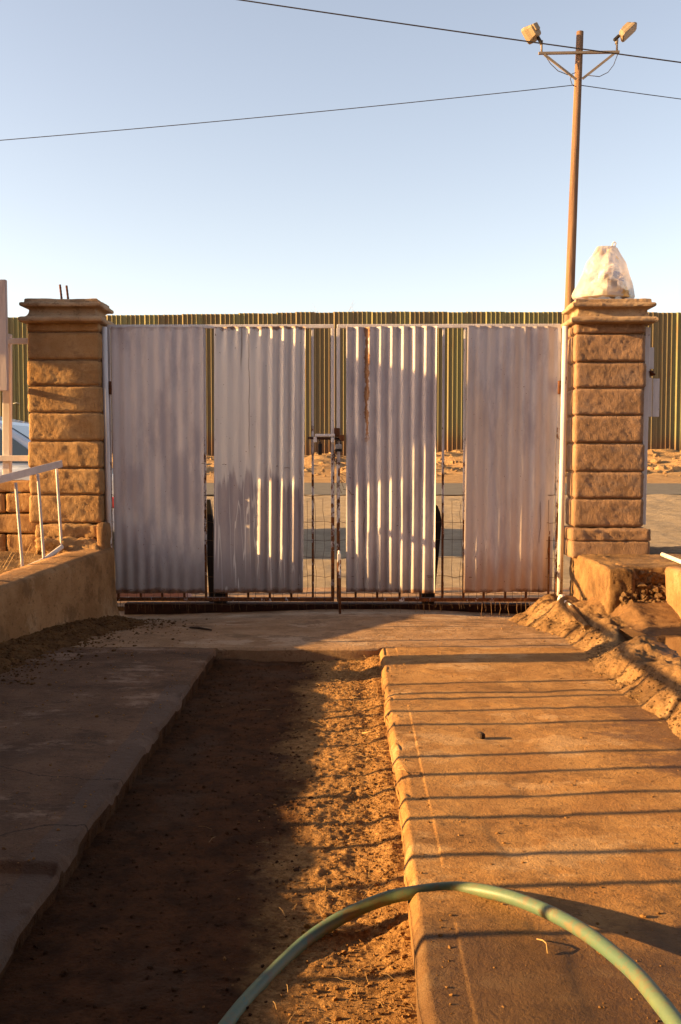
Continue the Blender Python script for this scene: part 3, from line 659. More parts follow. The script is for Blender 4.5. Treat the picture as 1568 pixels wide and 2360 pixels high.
def leaf(u0, u1, pick, label, side):
    t = thing('gate_leaf', (xx((u0 + u1) / 2), YF, zz(1385)), label, 'gate')
    q = .022
    mb = MB(); mb.bar((xx(u0), YF, zz(753.5)), (xx(u1), YF, zz(753.5)), q, q * .85); mb.build('top_rail', MAT['bar'], t)
    mb = MB(); mb.bar((xx(u0), YF, zz(1379)), (xx(u1), YF, zz(1379)), q, q * 1.1); mb.build('bottom_rail', MAT['bar'], t)
    for u in (u0 + 3, u1 - 3):
        mb = MB(); mb.bar((xx(u), YF, zz(1375)), (xx(u), YF, zz(758)), q * .9, q); mb.build('stile', MAT['bar'], t)
    for u in pick:
        mb = MB(); mb.bar((xx(u), YF + .002, zz(1375)), (xx(u), YF + .002, zz(758)), .013, .013, bev=.001); mb.build('picket', MAT['bar'], t)
    # wire mesh tied to the back of the leaf
    g = random.Random(int(u0)); mb = MB(); Yw = YF - .012
    ua, ub = xx(u0 + 3), xx(u1 - 3); n = int((ub - ua) / .05)
    for k in range(n + 1):
        x = ua + (ub - ua) * k / n; zb = zz(1400) + g.uniform(-.03, .03); zt = zz(1150) + g.uniform(-.01, .01)
        pts = [(x + g.uniform(-.005, .005) + .004 * math.sin(j * 1.3 + k), Yw + g.uniform(-.004, .004), zb + (zt - zb) * j / 9) for j in range(10)]
        mb.tube(pts, .0011, 4, False)
    for v in (1140, 1202, 1243, 1283, 1326, 1364, 1390):
        pts = [(ua + (ub - ua) * j / 30, Yw + .002, zz(v) + g.uniform(-.006, .006)) for j in range(31)]
        mb.tube(pts, .0013 if v > 1150 else .0018, 4, False)
    for k in range(26):                                            # broken ends hanging below the rail
        x = g.uniform(ua, ub); z = zz(1384); a = g.uniform(-1, 1)
        mb.tube([(x, Yw - .012, z), (x + a * .012, Yw - .02, z - .018), (x + a * .02, Yw - .015, z - g.uniform(.03, .06))], .0009, 4, False)
    if side > 0:                                                     # torn flap of mesh under the right leaf
        for k in range(6):
            x = xx(1112 + k * 20); mb.tube([(x, Yw - .012, zz(1382)), (x + g.uniform(-.006, .006), Yw - .02, zz(1398)), (x + g.uniform(-.008, .008), Yw - .012, zz(1416 + g.uniform(-4, 4)))], .0020, 5, False)
        mb.tube([(xx(1110 + j * 5), Yw - .014, zz(1414) + g.uniform(-.003, .003)) for j in range(25)], .0018, 5, False)
    mb.build('wire_mesh', MAT['wire'], t)
    return t
def corr(mb, ua, ub, va, vb, ub2, ua2, amp, nf, seed, flat=None, phase=0.0, edge=0.0):
    nx, nz = nf * 12, 46; A, B = np.meshgrid(np.linspace(0, 1, nx + 1), np.linspace(0, 1, nz + 1), indexing='ij')
    xa = xx(ua, YG) * (1 - B) + xx(ua2, YG) * B; xb = xx(ub, YG) * (1 - B) + xx(ub2, YG) * B
    X = xa + (xb - xa) * A; Z = zz(va, YG) + (zz(vb, YG) - zz(va, YG)) * B + fb2(A * 5, B * 0, 3, 3, seed) * .005 * (1 - 2 * B)
    am = amp * (1 + .3 * fb2(A, B, 3, 3, seed + 1))
    if flat is not None: am = am * flat(A, B)
    Yy = YG - am * np.sin(2 * PI * (A * nf + phase)) + fb2(A, B, 2.0, 3, seed + 2) * .008 + edge * (A - .5)
    fr = np.stack([X, Yy, Z], -1); bk = fr.copy(); bk[..., 1] += .0012
    mb.grid(fr[:, ::-1], True); mb.grid(bk, True)
    return mb
ga = leaf(250, 769, [269, 320.7, 370.6, 422, 472, 520, 570, 620, 670, 720], 'left gate leaf of two corrugated sheets, one with white paint drips', -1)
gb = leaf(776, 1287, [819, 869, 921, 969, 1020, 1069, 1116, 1166, 1214, 1266], 'right gate leaf of two corrugated sheets, one with a brown rust streak', 1)
L1 = corr(MB(), 259, 470, 754, 1366, 469, 262, .0034, 8, 700, None, .1).build('corrugated_sheet', MAT['sheet_a'], ga, fix=False)
L2 = corr(MB(), 495, 704, 754, 1364, 697, 490, .0095, 8, 710, lambda A, B: .16 + .95 * np.maximum(sstep(.40, .78, A + .2 * B - .05), sstep(.12, .0, B) * .8), .1, -.012).build('corrugated_sheet', MAT['sheet_b'], ga, fix=False); L2['label'] = 'sheet with thick white paint above and pale drips below'
L3 = corr(MB(), 797, 1004, 754, 1363, 1002, 797, .0110, 8, 720, None, .15, -.026).build('corrugated_sheet', MAT['sheet_c'], gb, fix=False); L3['label'] = 'sheet with a brown rust streak running down from the top'
L4 = corr(MB(), 1073, 1284, 754, 1362, 1276, 1068, .0042, 8, 730, None, .1, .045).build('corrugated_sheet', MAT['sheet_d'], gb, fix=False); L4['label'] = 'sheet stained tan towards the bottom right'
for (sh, u, v, du) in ((L2, 512, 1070, 9), (L2, 655, 1078, 12), (L2, 640, 1074, -4), (L1, 464, 1068, 8), (L3, 978, 1327, 20), (L3, 985, 1330, 14), (L4, 1080, 1330, 6), (L1, 300, 1358, 5)):
    mb = MB(); p = W(u, v, YG - .014); mb.tube([p, p + Vector((du * .0012, -.004, .002)), p + Vector((du * .0025, .002, -.001))], .0016, 5); mb.build('tie_wire', MAT['wire'], sh)
# sliding bolt on the left leaf
YB = YF - .03
mb = MB(); mb.tube([W(709, 1009, YB), W(786, 1011, YB)], .0075, 8); mb.build('slide_bolt', MAT['darkrust'], ga)
mb = MB(); mb.box(W(748, 1003, YB), (.115, .022, .016), None, .002); mb.box(W(726, 1013, YB), (.018, .03, .03), None, .002); mb.box(W(766, 1014, YB), (.02, .03, .03), None, .002); mb.build('bolt_keeper', MAT['bar'], ga)
mb = MB(); mb.tube([W(736, 1013, YB - .01), W(737, 1022, YB - .014)], .004, 6); mb.box(W(737, 1035, YB - .014), (.022, .016, .066), None, .003); mb.build('bolt_handle', MAT['black'], ga)
mb = MB(); mb.box(W(776, 996, YF - .014), (.034, .03, .05), None, .003); mb.box(W(787, 1009, YB), (.03, .04, .035), None, .004); mb.build('hasp', MAT['rust'], gb)
mb = MB(); mb.bar(W(781, 1275, YF - .03), W(781, 1383, YF - .03), .022, .022); mb.tube([W(781, 1268, YF - .03), W(783, 1436, YF - .05)], .0075, 8); mb.build('drop_rod', MAT['bar'], gb)
# padlock and chain
pk = thing('padlock', W(781, 1036, YB - .03), 'grey padlock with a black base hanging from the gate bolt', 'padlock')
mb = MB(); mb.box(W(779.5, 1029, YB - .03), (.036, .020, .030), None, .004); mb.build('body', MAT['steel'], pk)
mb = MB(); mb.box(W(779.5, 1037.5, YB - .03), (.040, .024, .016), None, .003); mb.build('bumper', MAT['black'], pk)
c0 = W(779.5, 1020, YB - .03); mb = MB(); mb.tube([c0 + Vector((-.012, 0, -.015))] + [c0 + Vector((-.012 * math.cos(a), 0, .012 * math.sin(a) + .006)) for a in np.linspace(0, PI, 9)] + [c0 + Vector((.012, 0, -.015))], .0035, 8); mb.build('shackle', MAT['black'], pk)
mb = MB()
for k in range(11):
    c = W(772.5 + 3.5 * math.sin(k * .7), 1018 + k * 4.6, YF - .022); n = 12; ax = k % 2
    ring = [c + (Vector((.0065 * math.cos(a), 0, .0105 * math.sin(a))) if ax else Vector((0, .0065 * math.cos(a), .0105 * math.sin(a)))) for a in np.linspace(0, 2 * PI, n + 1)]
    mb.tube(ring, .0024, 6, False)
o = mb.build('chain', MAT['rust'], origin=W(772, 1068, YF - .02)); tag(o, 'rusty chain hanging between the two gate leaves below the bolt', 'chain')
mb = MB()
gg = random.Random(5)
for k in range(7):
    p = W(786 + gg.uniform(-4, 4), 1085 + k * 7, YF - .02); mb.tube([p, p + Vector((gg.uniform(-.02, .04), -.006, gg.uniform(-.02, .03))), p + Vector((gg.uniform(0, .05), 0, gg.uniform(-.05, -.01)))], .0015, 5, False)
mb.build('tie_wire', MAT['wire'], gb)
# pedestrian-gate jamb beside the right pillar
YJ = 5.78
jb = thing('gate_jamb', (xx(1484, YJ), YJ, zz(1207, YJ)), 'white steel jamb with latch plates beside the right gate pillar', 'gate jamb')
mb = MB(); mb.bar((xx(1483.5, YJ) - .004, YJ, zz(1207, YJ)), (xx(1485.5, YJ), YJ, zz(758, YJ)), .03, .03); mb.build('post', MAT['postpaint'], jb)
for (a, b, c, d) in ((1491, 1502, 803, 852), (1490, 1499, 872, 961), (1501, 1516, 874, 961)):
    mb = MB(); mb.box((xx((a + b) / 2, YJ), YJ + .004, (zz(c, YJ) + zz(d, YJ)) / 2), ((b - a) * YJ / F, .006, zz(c, YJ) - zz(d, YJ)), None, .001); mb.build('latch_plate', MAT['postpaint'], jb)
mb = MB(); mb.box((xx(1496, YJ), YJ, zz(862, YJ)), (.024, .03, .03), None, .004); mb.tube([(xx(1490, YJ), YJ - .02, zz(858, YJ)), (xx(1503, YJ), YJ - .02, zz(866, YJ))], .006, 8); mb.build('latch', MAT['rust'], jb)
# rusty steel barrier just outside the gate
YR = 6.02
br = thing('barrier', (xx(750, YR), YR, -.03), 'dark rusty steel beam with two upright brackets lying just outside the gate', 'barrier')
mb = MB(); mb.box(((xx(285, YR) + xx(1222, YR)) / 2, YR, (W(0, 1387, YR).z + W(0, 1425, YR).z) / 2), (xx(1222, YR) - xx(285, YR), .07, W(0, 1387, YR).z - W(0, 1425, YR).z), None, .006); mb.build('beam', MAT['darkrust'], br)
def poly(pts, Y): return [(W(u, v, Y).x, W(u, v, Y).z) for u, v in pts]
Yb = YR + .06
mb = MB(); mb.prism(poly([(476, 1151), (482, 1151), (494, 1225), (496, 1320), (499, 1390), (482, 1390), (477, 1300)], Yb), Yb, Yb + .05); mb.build('bracket', MAT['black'], br)
mb = MB(); mb.prism(poly([(1003, 1162), (1008, 1166), (1014, 1182), (1017, 1200), (1014, 1240), (1008, 1300), (1003, 1350), (1000, 1390), (985, 1390), (990, 1250)], Yb), Yb, Yb + .05); mb.build('bracket', MAT['black'], br)
for u0, u1 in ((492, 521), (972, 1001)):
    mb = MB(); mb.box(((xx(u0, YR) + xx(u1, YR)) / 2, YR, (W(0, 1358, YR).z + W(0, 1388, YR).z) / 2), (xx(u1, YR) - xx(u0, YR), .06, W(0, 1358, YR).z - W(0, 1388, YR).z), None, .004); mb.build('foot', MAT['black'], br)
mb = MB(); mb.box((xx(325, 6.5), 6.5, .01), (.62, .16, .07), None, .012); o = mb.build('kerb_block', simple('faded_red', (.50, .27, .22), (.42, .24, .20), 12), origin=(xx(325, 6.5), 6.5, -.02)); tag(o, 'faded red painted kerb block outside the gate behind the leftmost sheet', 'kerb')

# ------------------------------------------------------------------ right: broken concrete ledge
XL = 1.262
lg = thing('concrete_ledge', (1.6, 5.5, 0), 'broken concrete ledge with a rubble hollow under it, below the right pillar', 'ledge')
zt_ = .352
mb = MB(); rough_box(mb, (XL + .07, 5.43, .17), (.14, .90, zt_ + .012), (10, 50, 22), .014, .009, 11, 801); weld(mb.build('side_face', MAT['curb'], lg, fix=False))
mb = MB(); rough_box(mb, (XL + .96, 5.60, zt_ - .042), (1.74, 1.18, .09), (90, 50, 8), .012, .006, 14, 802); weld(mb.build('top_slab', MAT['curb'], lg, fix=False))
xs = np.linspace(XL + .06, XL + .50, 80); vs = np.linspace(0, 1, 40); A, B = np.meshgrid(xs, vs, indexing='ij')
Pp = np.stack([A, 5.012 + .02 * B - .07 * (1 - B) ** 2, .15 + .175 * B], -1); nz = fbm(Pp * 18, 4, 810, .6) * .022 + fbm(Pp * 60, 2, 811) * .009; Pp[..., 1] -= nz; Pp[..., 2] += nz * .3
mb = MB().grid(Pp, False); g = np.random.default_rng(3)
for k in range(420): 
    x = g.uniform(XL + .07, XL + .42); b = g.uniform() ** 1.5; clump(mb, (x, 5.012 + .02 * b - .07 * (1 - b) ** 2 - .010, .15 + .175 * b), abs(g.normal(.0, .009)) + .005, 9000 + k, .9)
mb.build('broken_face', MAT['rubble'], lg, fix=False)
x2 = W(1541, 1055, 4.95).x
mb = MB(); rough_box(mb, (x2 + .35, 4.78, .165), (.70, .44, zt_ + .04), (20, 14, 14), .02, .006, 9, 803); weld(mb.build('return_wall', MAT['plaster'], lg, fix=False))
# pvc pipes and cap
pv = thing('pvc_pipe', W(1288, 1388, 5.55), 'white plastic pipe elbow rising from the curb beside the right gate post', 'pipe')
e0, e1, e2 = W(1287, 1392, 5.52), W(1289, 1376, 5.52), W(1303, 1388, 5.36)
mb = MB(); mb.tube([e0 + Vector((0, 0, -.03)), e0, e0.lerp(e1, .6), e1 + Vector((.004, -.004, .008)), e1 + Vector((.016, -.012, .006)), e1.lerp(e2, .6), e2, e2 + (e2 - e1) * .8], .0125, 12); mb.build('elbow', MAT['pvc'], pv)
mb = MB(); pp = [W(1306, 1391, 5.33), W(1330, 1420, 5.05), W(1352, 1446, 4.85)]; mb.tube(pp, .016, 12); mb.build('buried_run', MAT['curb'], pv)
mb = MB(); p0 = W(1525, 1277, 5.35); mb.tube([p0, W(1575, 1297, 5.05), W(1700, 1345, 4.4)], .011, 12); o = mb.build('loose_pipe', MAT['pvc'], origin=p0); o.name = 'loose_pipe'; tag(o, 'white plastic pipe lying on the concrete at the right edge', 'pipe')
wc = MB(); c = W(1409, 1366, 5.0)
wc.tube([c + Vector((0, 0, z)) for z in (-.014, -.011, .0, .010, .017, .020)], [.004, .0105, .0125, .011, .007, .002], 14)
o = wc.build('plastic_bulb', MAT['pvc'], origin=c - Vector((0, 0, .014))); tag(o, 'small white rounded bulb on the mud under the broken ledge', 'bulb')

# ------------------------------------------------------------------ plastic bag on the right pillar
Ybag = YP + .10
b0 = W(1392, 688, Ybag)
bg_ = thing('plastic_bag', b0, 'knotted white plastic shopping bag full of rubbish on the right pillar', 'bag')
sil = [(0, 1322, 1461), (.03, 1319, 1464), (.12, 1321, 1463), (.25, 1328, 1459), (.42, 1337, 1452), (.55, 1343, 1448), (.70, 1352, 1441), (.82, 1362, 1432), (.91, 1368, 1425), (.97, 1371, 1421), (1, 1375, 1416)]
zt0, zt1 = b0.z + .001, W(0, 572, Ybag).z
nT, nA = 26, 78; P = np.zeros((nT + 1, nA + 1, 3))
for i in range(nT + 1):
    t = i / nT; ua = np.interp(t, [s[0] for s in sil], [s[1] for s in sil]); ub = np.interp(t, [s[0] for s in sil], [s[2] for s in sil])
    xa, xb = W(ua, 640, Ybag).x, W(ub, 640, Ybag).x; rx = (xb - xa) / 2; cx = (xa + xb) / 2; ry = .105 * (1 - .86 * t ** 1.5)
    for j in range(nA + 1):
        a = 2 * PI * j / nA; ca, sa = math.cos(a), math.sin(a); e = .75
        sx = math.copysign(abs(ca) ** e, ca); yb = Ybag + ry * math.copysign(abs(sa) ** e, sa)
        if sa < 0:                                                  # one sharp fold down the front of the bag
            s0 = -.12 + .25 * t; k = 1 - abs(sx - s0) / ((1 - s0) if sx > s0 else (1 + s0)); yb = Ybag - ry * 1.25 * (.5 * k + .5 * max(0, 1 - sx * sx) ** .5)
        P[i, j] = (cx + rx * sx, yb, zt0 + (zt1 - zt0) * t)
A_ = np.stack([P[..., 0] * 9, P[..., 1] * 9, P[..., 2] * 6], -1)
r1 = np.abs(fbm(A_, 3, 900)); r2 = np.abs(fbm(A_ * 2.1 + 5, 3, 905))
AN = np.linspace(0, 2 * PI, nA + 1)[None, :]; TT = np.linspace(0, 1, nT + 1)[:, None]
pl = np.abs(np.sin(AN * 4.0 + 1.3 * vn(np.stack([TT * 3 + AN * 0, AN * .7 + TT * 0, TT * 0 + AN * 0], -1), 8)))
dsp = (r1 * .065 - .018) + (r2 * .026 - .007) - (1 - pl) * .010 * TT + .016 * np.clip(vn(A_ * 1.2, 31), 0, 1) * (1 - TT)
cxy = np.stack([P[..., 0] * 0 + b0.x, P[..., 1] * 0 + Ybag], -1); dv = P[..., :2] - cxy; L = np.linalg.norm(dv, axis=-1, keepdims=True) + 1e-6
fade = (np.clip(np.linspace(0, 1, nT + 1) / .08, 0, 1) * np.clip((1 - np.linspace(0, 1, nT + 1)) / .1, .25, 1))[:, None]
yw = .25 + .75 * np.abs(dv[..., 1:2] / L)
P[..., :2] += dv / L * (dsp * fade)[..., None] * yw
P[:, -1] = P[:, 0]
mb = MB().grid(P, False); mb.f.append(tuple(nT * (nA + 1) + j for j in range(nA))); mb.sm.append(False); mb.f.append(tuple(range(nA))[::-1]); mb.sm.append(False)
nb = N('bag_plastic'); o3 = nb.xyz()
bc = nb.mix(nb.rng(nb.noise(9, 4, .6), .4, .62), (.80, .76, .72), (.66, .56, .47))
xb_ = nb.math('SUBTRACT', o3[0], b0.x)
bc = nb.mix(nb.math('MULTIPLY', nb.rng(nb.noise(16, 3, .5, nb.vec((1, 1, .4), (1, 2, 3)), .5), .58, .64), nb.rng(xb_, -.03, .05)), bc, (.72, .42, .10))
lx_ = nb.math('ABSOLUTE', nb.math('SUBTRACT', xb_, .058)); lz_ = nb.math('ABSOLUTE', nb.math('ADD', nb.math('SUBTRACT', nb.math('SUBTRACT', o3[2], b0.z), .128), nb.math('MULTIPLY', xb_, .25)))
lm = nb.math('MULTIPLY', nb.math('LESS_THAN', lx_, .036), nb.math('LESS_THAN', lz_, .020)); lm = nb.math('MULTIPLY', lm, nb.rng(nb.noise(60, 2, .5), .38, .46))
lm = nb.math('MULTIPLY', lm, nb.math('LESS_THAN', o3[1], Ybag))
bc = nb.mix(lm, bc, (.12, .17, .36))
nb.out(bc, .34, nb.bump(nb.noise(40, 4, .6, None, 1.0), .35, .006), .5)
tr = nb.new('ShaderNodeBsdfTranslucent'); nb.t.links.new(nb.mix(.55, bc, (.80, .56, .34)), tr.inputs[0]); mx = nb.new('ShaderNodeMixShader'); mx.inputs[0].default_value = .38
tp = nb.new('ShaderNodeBsdfTransparent'); mx2 = nb.new('ShaderNodeMixShader'); mx2.inputs[0].default_value = .34
nb.t.links.new(nb.b.outputs[0], mx.inputs[1]); nb.t.links.new(tr.outputs[0], mx.inputs[2]); nb.t.links.new(mx.outputs[0], mx2.inputs[1]); nb.t.links.new(tp.outputs[0], mx2.inputs[2])
nb.t.links.new(mx2.outputs[0], nb.t.nodes['Material Output'].inputs[0])
weld(mb.build('skin', nb.m, bg_, fix=False), 1e-5)
mb = MB(); g = np.random.default_rng(21)
for k in range(60):
    a = g.uniform(0, 6.28); q = g.uniform(0, .95) ** .6; clump(mb, (b0.x + .125 * q * math.cos(a), Ybag + .075 * q * math.sin(a), b0.z + .022 + g.uniform(0, .10) * (1.1 - q)), g.uniform(.018, .032), 7000 + k, .9)
mb.build('contents', simple('bag_rubbish', (.24, .15, .09), (.10, .06, .04), 25, .9, .3, 60, .004, c3=(.25, .30, .36), s3=14), bg_)
mb = MB(); k0 = W(1406, 573, Ybag); mb.tube([W(1398, 582, Ybag), k0, W(1409, 568, Ybag), W(1411, 561, Ybag), W(1415, 557.5, Ybag), W(1418, 560.5, Ybag), W(1416, 567, Ybag), W(1411, 572, Ybag)], [.010, .007, .005, .0045, .0045, .0045, .0045, .006], 8); mb.build('handle', nb.m, bg_)
mb = MB(); mb.tube([W(1392, 588, Ybag), W(1380, 582, Ybag), W(1374, 576, Ybag), W(1376, 571, Ybag), W(1382, 576, Ybag), W(1390, 582, Ybag)], [.010, .008, .004, .003, .004, .006], 8); mb.build('handle', nb.m, bg_)

# ------------------------------------------------------------------ border fence
bf = thing('border_fence', (0, 27, 1.0), 'long rusty olive corrugated steel border fence beyond the road', 'fence')
YB_ = 27.0; g = random.Random(12); x = -26.0; pw = .508; i = 0
zb0 = W(0, 1052, YB_).z
while x < 26:
    base = W(784, 722, YB_).z; uu = 818 + x * F / YB_
    vt = np.interp(uu, [-2000, 0, 300, 600, 700, 800, 1300, 1568, 3000], [733, 732, 727, 723, 721, 720, 722, 723, 726])
    z1 = W(0, float(vt) + g.uniform(-1.0, 1.0), YB_).z; dy = (i % 2) * .02
    pr = []
    px = x
    for k in range(4):
        p = pw / 4.25
        pr += [(px, 0.0), (px + .044, -.046), (px + .052, -.046), (px + .062, 0.0), (px + p - .001, 0.0)]
        px += p
    pr.append((x + pw + .012, 0.0))
    m = len(pr); vs = []
    for zq in (zb0 - .35 + g.uniform(-.05, .05), z1):
        for (a, b) in pr: vs.append((a, YB_ + dy + b, zq))
        for (a, b) in pr: vs.append((a, YB_ + dy + b + .006, zq))
    fs = []
    for k in range(m - 1):
        fs.append((k, k + 1, 2 * m + k + 1, 2 * m + k)); fs.append((m + k + 1, m + k, 3 * m + k, 3 * m + k + 1)); fs.append((2 * m + k, 2 * m + k + 1, 3 * m + k + 1, 3 * m + k))
    mb = MB().add(vs, fs); mb.build('fence_panel', MAT['fence'], bf, fix=False); x += pw; i += 1
mb = MB(); mb.box((0, YB_ + .07, 3.4), (52, .08, .1)); mb.box((0, YB_ + .07, 1.75), (52, .08, .1)); mb.build('back_rail', MAT['rust'], bf)
# scrawled paint on the fence at the far left
mp = simple('scrawl_paint', (.42, .40, .34), (.30, .28, .22), 8, .9, 0); mb = MB()
for st in ([(33, 1000), (36, 975), (38, 968), (36, 990), (40, 1003)], [(44, 983), (50, 978), (52, 984), (46, 992), (52, 1000), (46, 1007), (41, 1002)], [(54, 1006), (60, 1000), (57, 995)], [(30, 930), (38, 928), (46, 931)]):
    mb.tube([W(u, v, YB_ - .06) for u, v in st], .013, 5)
mb.build('graffiti', mp, bf)
# bare tree behind the fence
tb = thing('bare_tree', (W(770, 1055, 34).x, 34, 1.0), 'leafless treetop showing just above the border fence', 'tree')
g = random.Random(3)
def branch(mb, p, d, L, r, n):
    q = p + d * L; mb.tube([p, p.lerp(q, .5) + Vector((g.uniform(-.04, .04), 0, g.uniform(-.03, .03))) * L, q], [r, r * .8, r * .6], 5, False)
    if n == 0: return
    for k in range(3):
        a = g.uniform(-.9, .9); nd = (d + Vector((a, g.uniform(-.5, .5), g.uniform(-.1, .5)))).normalized(); branch(mb, p.lerp(q, g.uniform(.5, 1)), nd, L * g.uniform(.5, .75), r * .6, n - 1)
zt_tree = W(0, 697, 34).z
mb = MB(); mb.tube([(LOC[tb.name].x, 34, .9), (LOC[tb.name].x + .05, 34, 3.6)], [.06, .03], 8); mb.build('trunk', MAT['twig'], tb)
mb = MB()
for (u, dz) in ((770, .78), (764, .45), (777, .45)):
    branch(mb, Vector((LOC[tb.name].x + .05, 34, 3.6)), (Vector((W(u, 1055, 34).x, 34, zt_tree - .45)) - Vector((LOC[tb.name].x + .05, 34, 3.6))).normalized(), dz * 1.7, .009, 3)
bt = simple('pale_twigs', (.30, .22, .17), (.24, .17, .13), 8, .9, 0)
mb.build('crown', bt, tb)

# ------------------------------------------------------------------ utility pole with floodlights, power lines
YU = 22.0
pb = W(1300, 1110, YU); ptop = W(1335.5, 74, YU)
up = thing('lamp_pole', pb, 'leaning wooden pole carrying two floodlights on a braced crossarm', 'lamp pole')
mb = MB(); mb.tube([pb - Vector((0, 0, .4)), pb.lerp(ptop, .3) + Vector((-.03, 0, 0)), pb.lerp(ptop, .65) + Vector((-.02, 0, 0)), ptop], [.118, .108, .092, .076], 16); mb.build('pole', MAT['pole'], up)
Ya = YU - .10
mb = MB(); mb.bar(W(1240, 123.5, Ya), W(1426, 120.5, Ya), .05, .055); mb.build('crossarm', MAT['arm'], up)
for a, b in (((1253, 126), (1327, 184)), ((1414, 124), (1341, 182))):
    mb = MB(); mb.bar(W(*a, Ya - .04), W(*b, Ya - .04), .05, .03); mb.build('brace', MAT['arm'], up)
mb = MB()
for pts in (((1256, 130), (1268, 148), (1285, 164), (1308, 173)), ((1422, 126), (1413, 150), (1400, 167), (1380, 177), (1352, 174)), ((1326, 168), (1318, 170), (1313, 182), (1318, 197), (1327, 200))):
    mb.tube([W(*p, Ya - .08) for p in pts], .008, 6)
mb.build('cable', MAT['cable'], up)
def flood(base, elbow, label, aim, roll):
    s = MB(); s.tube([W(*base, Ya), W(*elbow, Ya)], .022, 10); s.tube([W(elbow[0] - 1, elbow[1] + 8, Ya), W(elbow[0], elbow[1] - 2, Ya)], .033, 10); st = s.build('stem', MAT['arm'], up)
    c, ax, up_, sx, sy, sz = aim
    ax = Vector(ax).normalized(); u = Vector(up_); y = (u - ax * u.dot(ax)).normalized(); x = y.cross(ax); m = Matrix((x, y, ax)).transposed()
    # housing: tapered body, local z = towards the glass
    prof = [(-.5, .55), (-.42, .72), (-.1, .80), (.2, .98), (.42, 1.0), (.5, 1.0)]
    h = MB(); vs = []
    for f, k in prof:
        for (a, b) in ((-1, -.7), (-.7, -1), (.7, -1), (1, -.7), (1, .7), (.7, 1), (-.7, 1), (-1, .7)): vs.append(c + m @ Vector((a * sx / 2 * k, b * sy / 2 * k, f * sz)))
    n = 8; fs = [(i * n + k, i * n + (k + 1) % n, (i + 1) * n + (k + 1) % n, (i + 1) * n + k) for i in range(len(prof) - 1) for k in range(n)] + [tuple(range(n)), tuple(range((len(prof) - 1) * n, len(prof) * n))]
    h.add(vs, fs); h.box(c + m @ Vector((0, sy * .12, -sz * .52)), (sx * .5, sy * .42, sz * .24), m, .01)
    hd = h.build('floodlight', MAT['lamp'], up)
    if label: hd['label'] = label
    gl = MB(); gl.box(c + m @ Vector((0, 0, sz * .515)), (sx * .86, sy * .86, .012), m, .003); gl.build('lens', MAT['glass'], hd)
    kn = MB(); kn.box(c + m @ Vector((0, -sy * .62, -sz * .22)), (.06, .16, .06), m, .01); kn.build('knuckle', MAT['black'], hd)
flood((1247, 121), (1247, 96), 'floodlight with its back turned to the sun', (W(1226, 75, Ya), (-.55, .75, -.25), (-.45, -.15, .8), .31, .36, .26), 0)
flood((1420.5, 119), (1420.5, 94), None, (W(1443, 71, Ya), (.62, -.35, -.62), (.66, .1, .74), .26, .42, .17), 0)
def line(name, pts, Y, r, label, ya=None):
    P = [W(u, v, Y if ya is None else ya(u)) for u, v in pts]; mb = MB(); mb.tube(P, r, 6); o = mb.build(name, MAT['cable'], origin=P[0]); tag(o, label, 'power line')
def quad(p0, p1, sag, n=14): return [(p0[0] + (p1[0] - p0[0]) * k / n, p0[1] + (p1[1] - p0[1]) * k / n + sag * 4 * (k / n) * (1 - k / n)) for k in range(n + 1)]
line('power_line', quad((300, -38), (1900, 188), 5), 19, .012, 'thick dark cable sloping down to the right across the top of the sky')
line('power_line', quad((-500, 362), (1327, 196), 9), YU, .0085, 'thin cable running left from the pole below the crossarm')
line('power_line', quad((1330, 196), (2400, 318), 8), YU, .0085, 'thin cable running right from the pole below the crossarm')

# ------------------------------------------------------------------ parked car behind the left pillar
car = thing('parked_car', (-3.9, 9.7, 0.0), 'silver car parked in the street behind the left gate pillar', 'car')
paint = N('car_paint'); paint.out((.52, .55, .60), .25, None, .6); paint.b.inputs['Coat Weight'].default_value = .6
glass = N('car_glass'); glass.out((.03, .045, .06), .06, None, .9)
tyre = simple('tyre', (.02, .02, .02), (.028, .026, .024), 20, .9, .2)
xr_ = -2.02; y0, y1 = 8.88, 10.55; g0 = float(gz(9.6)) - .02
def car_sec(pts, inset, nY=2): return pts
side = [(xr_ - 4.2, .25), (xr_ - 4.25, .55), (xr_ - 4.1, .72), (xr_ - 3.1, .82), (xr_ - 1.0, .84), (xr_ - .35, .80), (xr_ - .06, .76), (xr_, .62), (xr_ + .01, .45), (xr_ - .05, .25)]
mb = MB(); mb.prism([(a, b + g0) for a, b in side], y0, y1); body = mb.build('body', paint.m, car)
bv = body.modifiers.new('bevel', 'BEVEL'); bv.width = .05; bv.segments = 3
roof = [(xr_ - 3.1, .81), (xr_ - 2.5, 1.26), (xr_ - 1.7, 1.36), (xr_ - 1.25, 1.26), (xr_ - .52, .83)]
vs = []; n = len(roof)
for yq, ins in ((y0 + .06, 1), (y1 - .06, -1)):
    for (a, b) in roof: vs.append((a, yq + ins * (b - .81) * .28, b + g0))
fs = [tuple(range(n))[::-1], tuple(range(n, 2 * n))] + [(k, n + k, n + (k + 1) % n, (k + 1) % n) for k in range(n)]
mb = MB().add(vs, fs); rf = mb.build('roof', paint.m, car); bv = rf.modifiers.new('bevel', 'BEVEL'); bv.width = .03; bv.segments = 2
def quadp(pts, off, name, m):
    mb = MB(); nrm = (Vector(pts[1]) - Vector(pts[0])).cross(Vector(pts[2]) - Vector(pts[0])).normalized(); a = [Vector(p) + nrm * off for p in pts]; b = [Vector(p) - nrm * .01 for p in pts]; k = len(pts)
    mb.add(a + b, [tuple(range(k)), tuple(range(2 * k - 1, k - 1, -1))] + [(i, k + i, k + (i + 1) % k, (i + 1) % k) for i in range(k)]); return mb.build(name, m, car)
def rp_(a, b, yq, s): return (a, yq + s * (b - .81) * .28, b + g0)
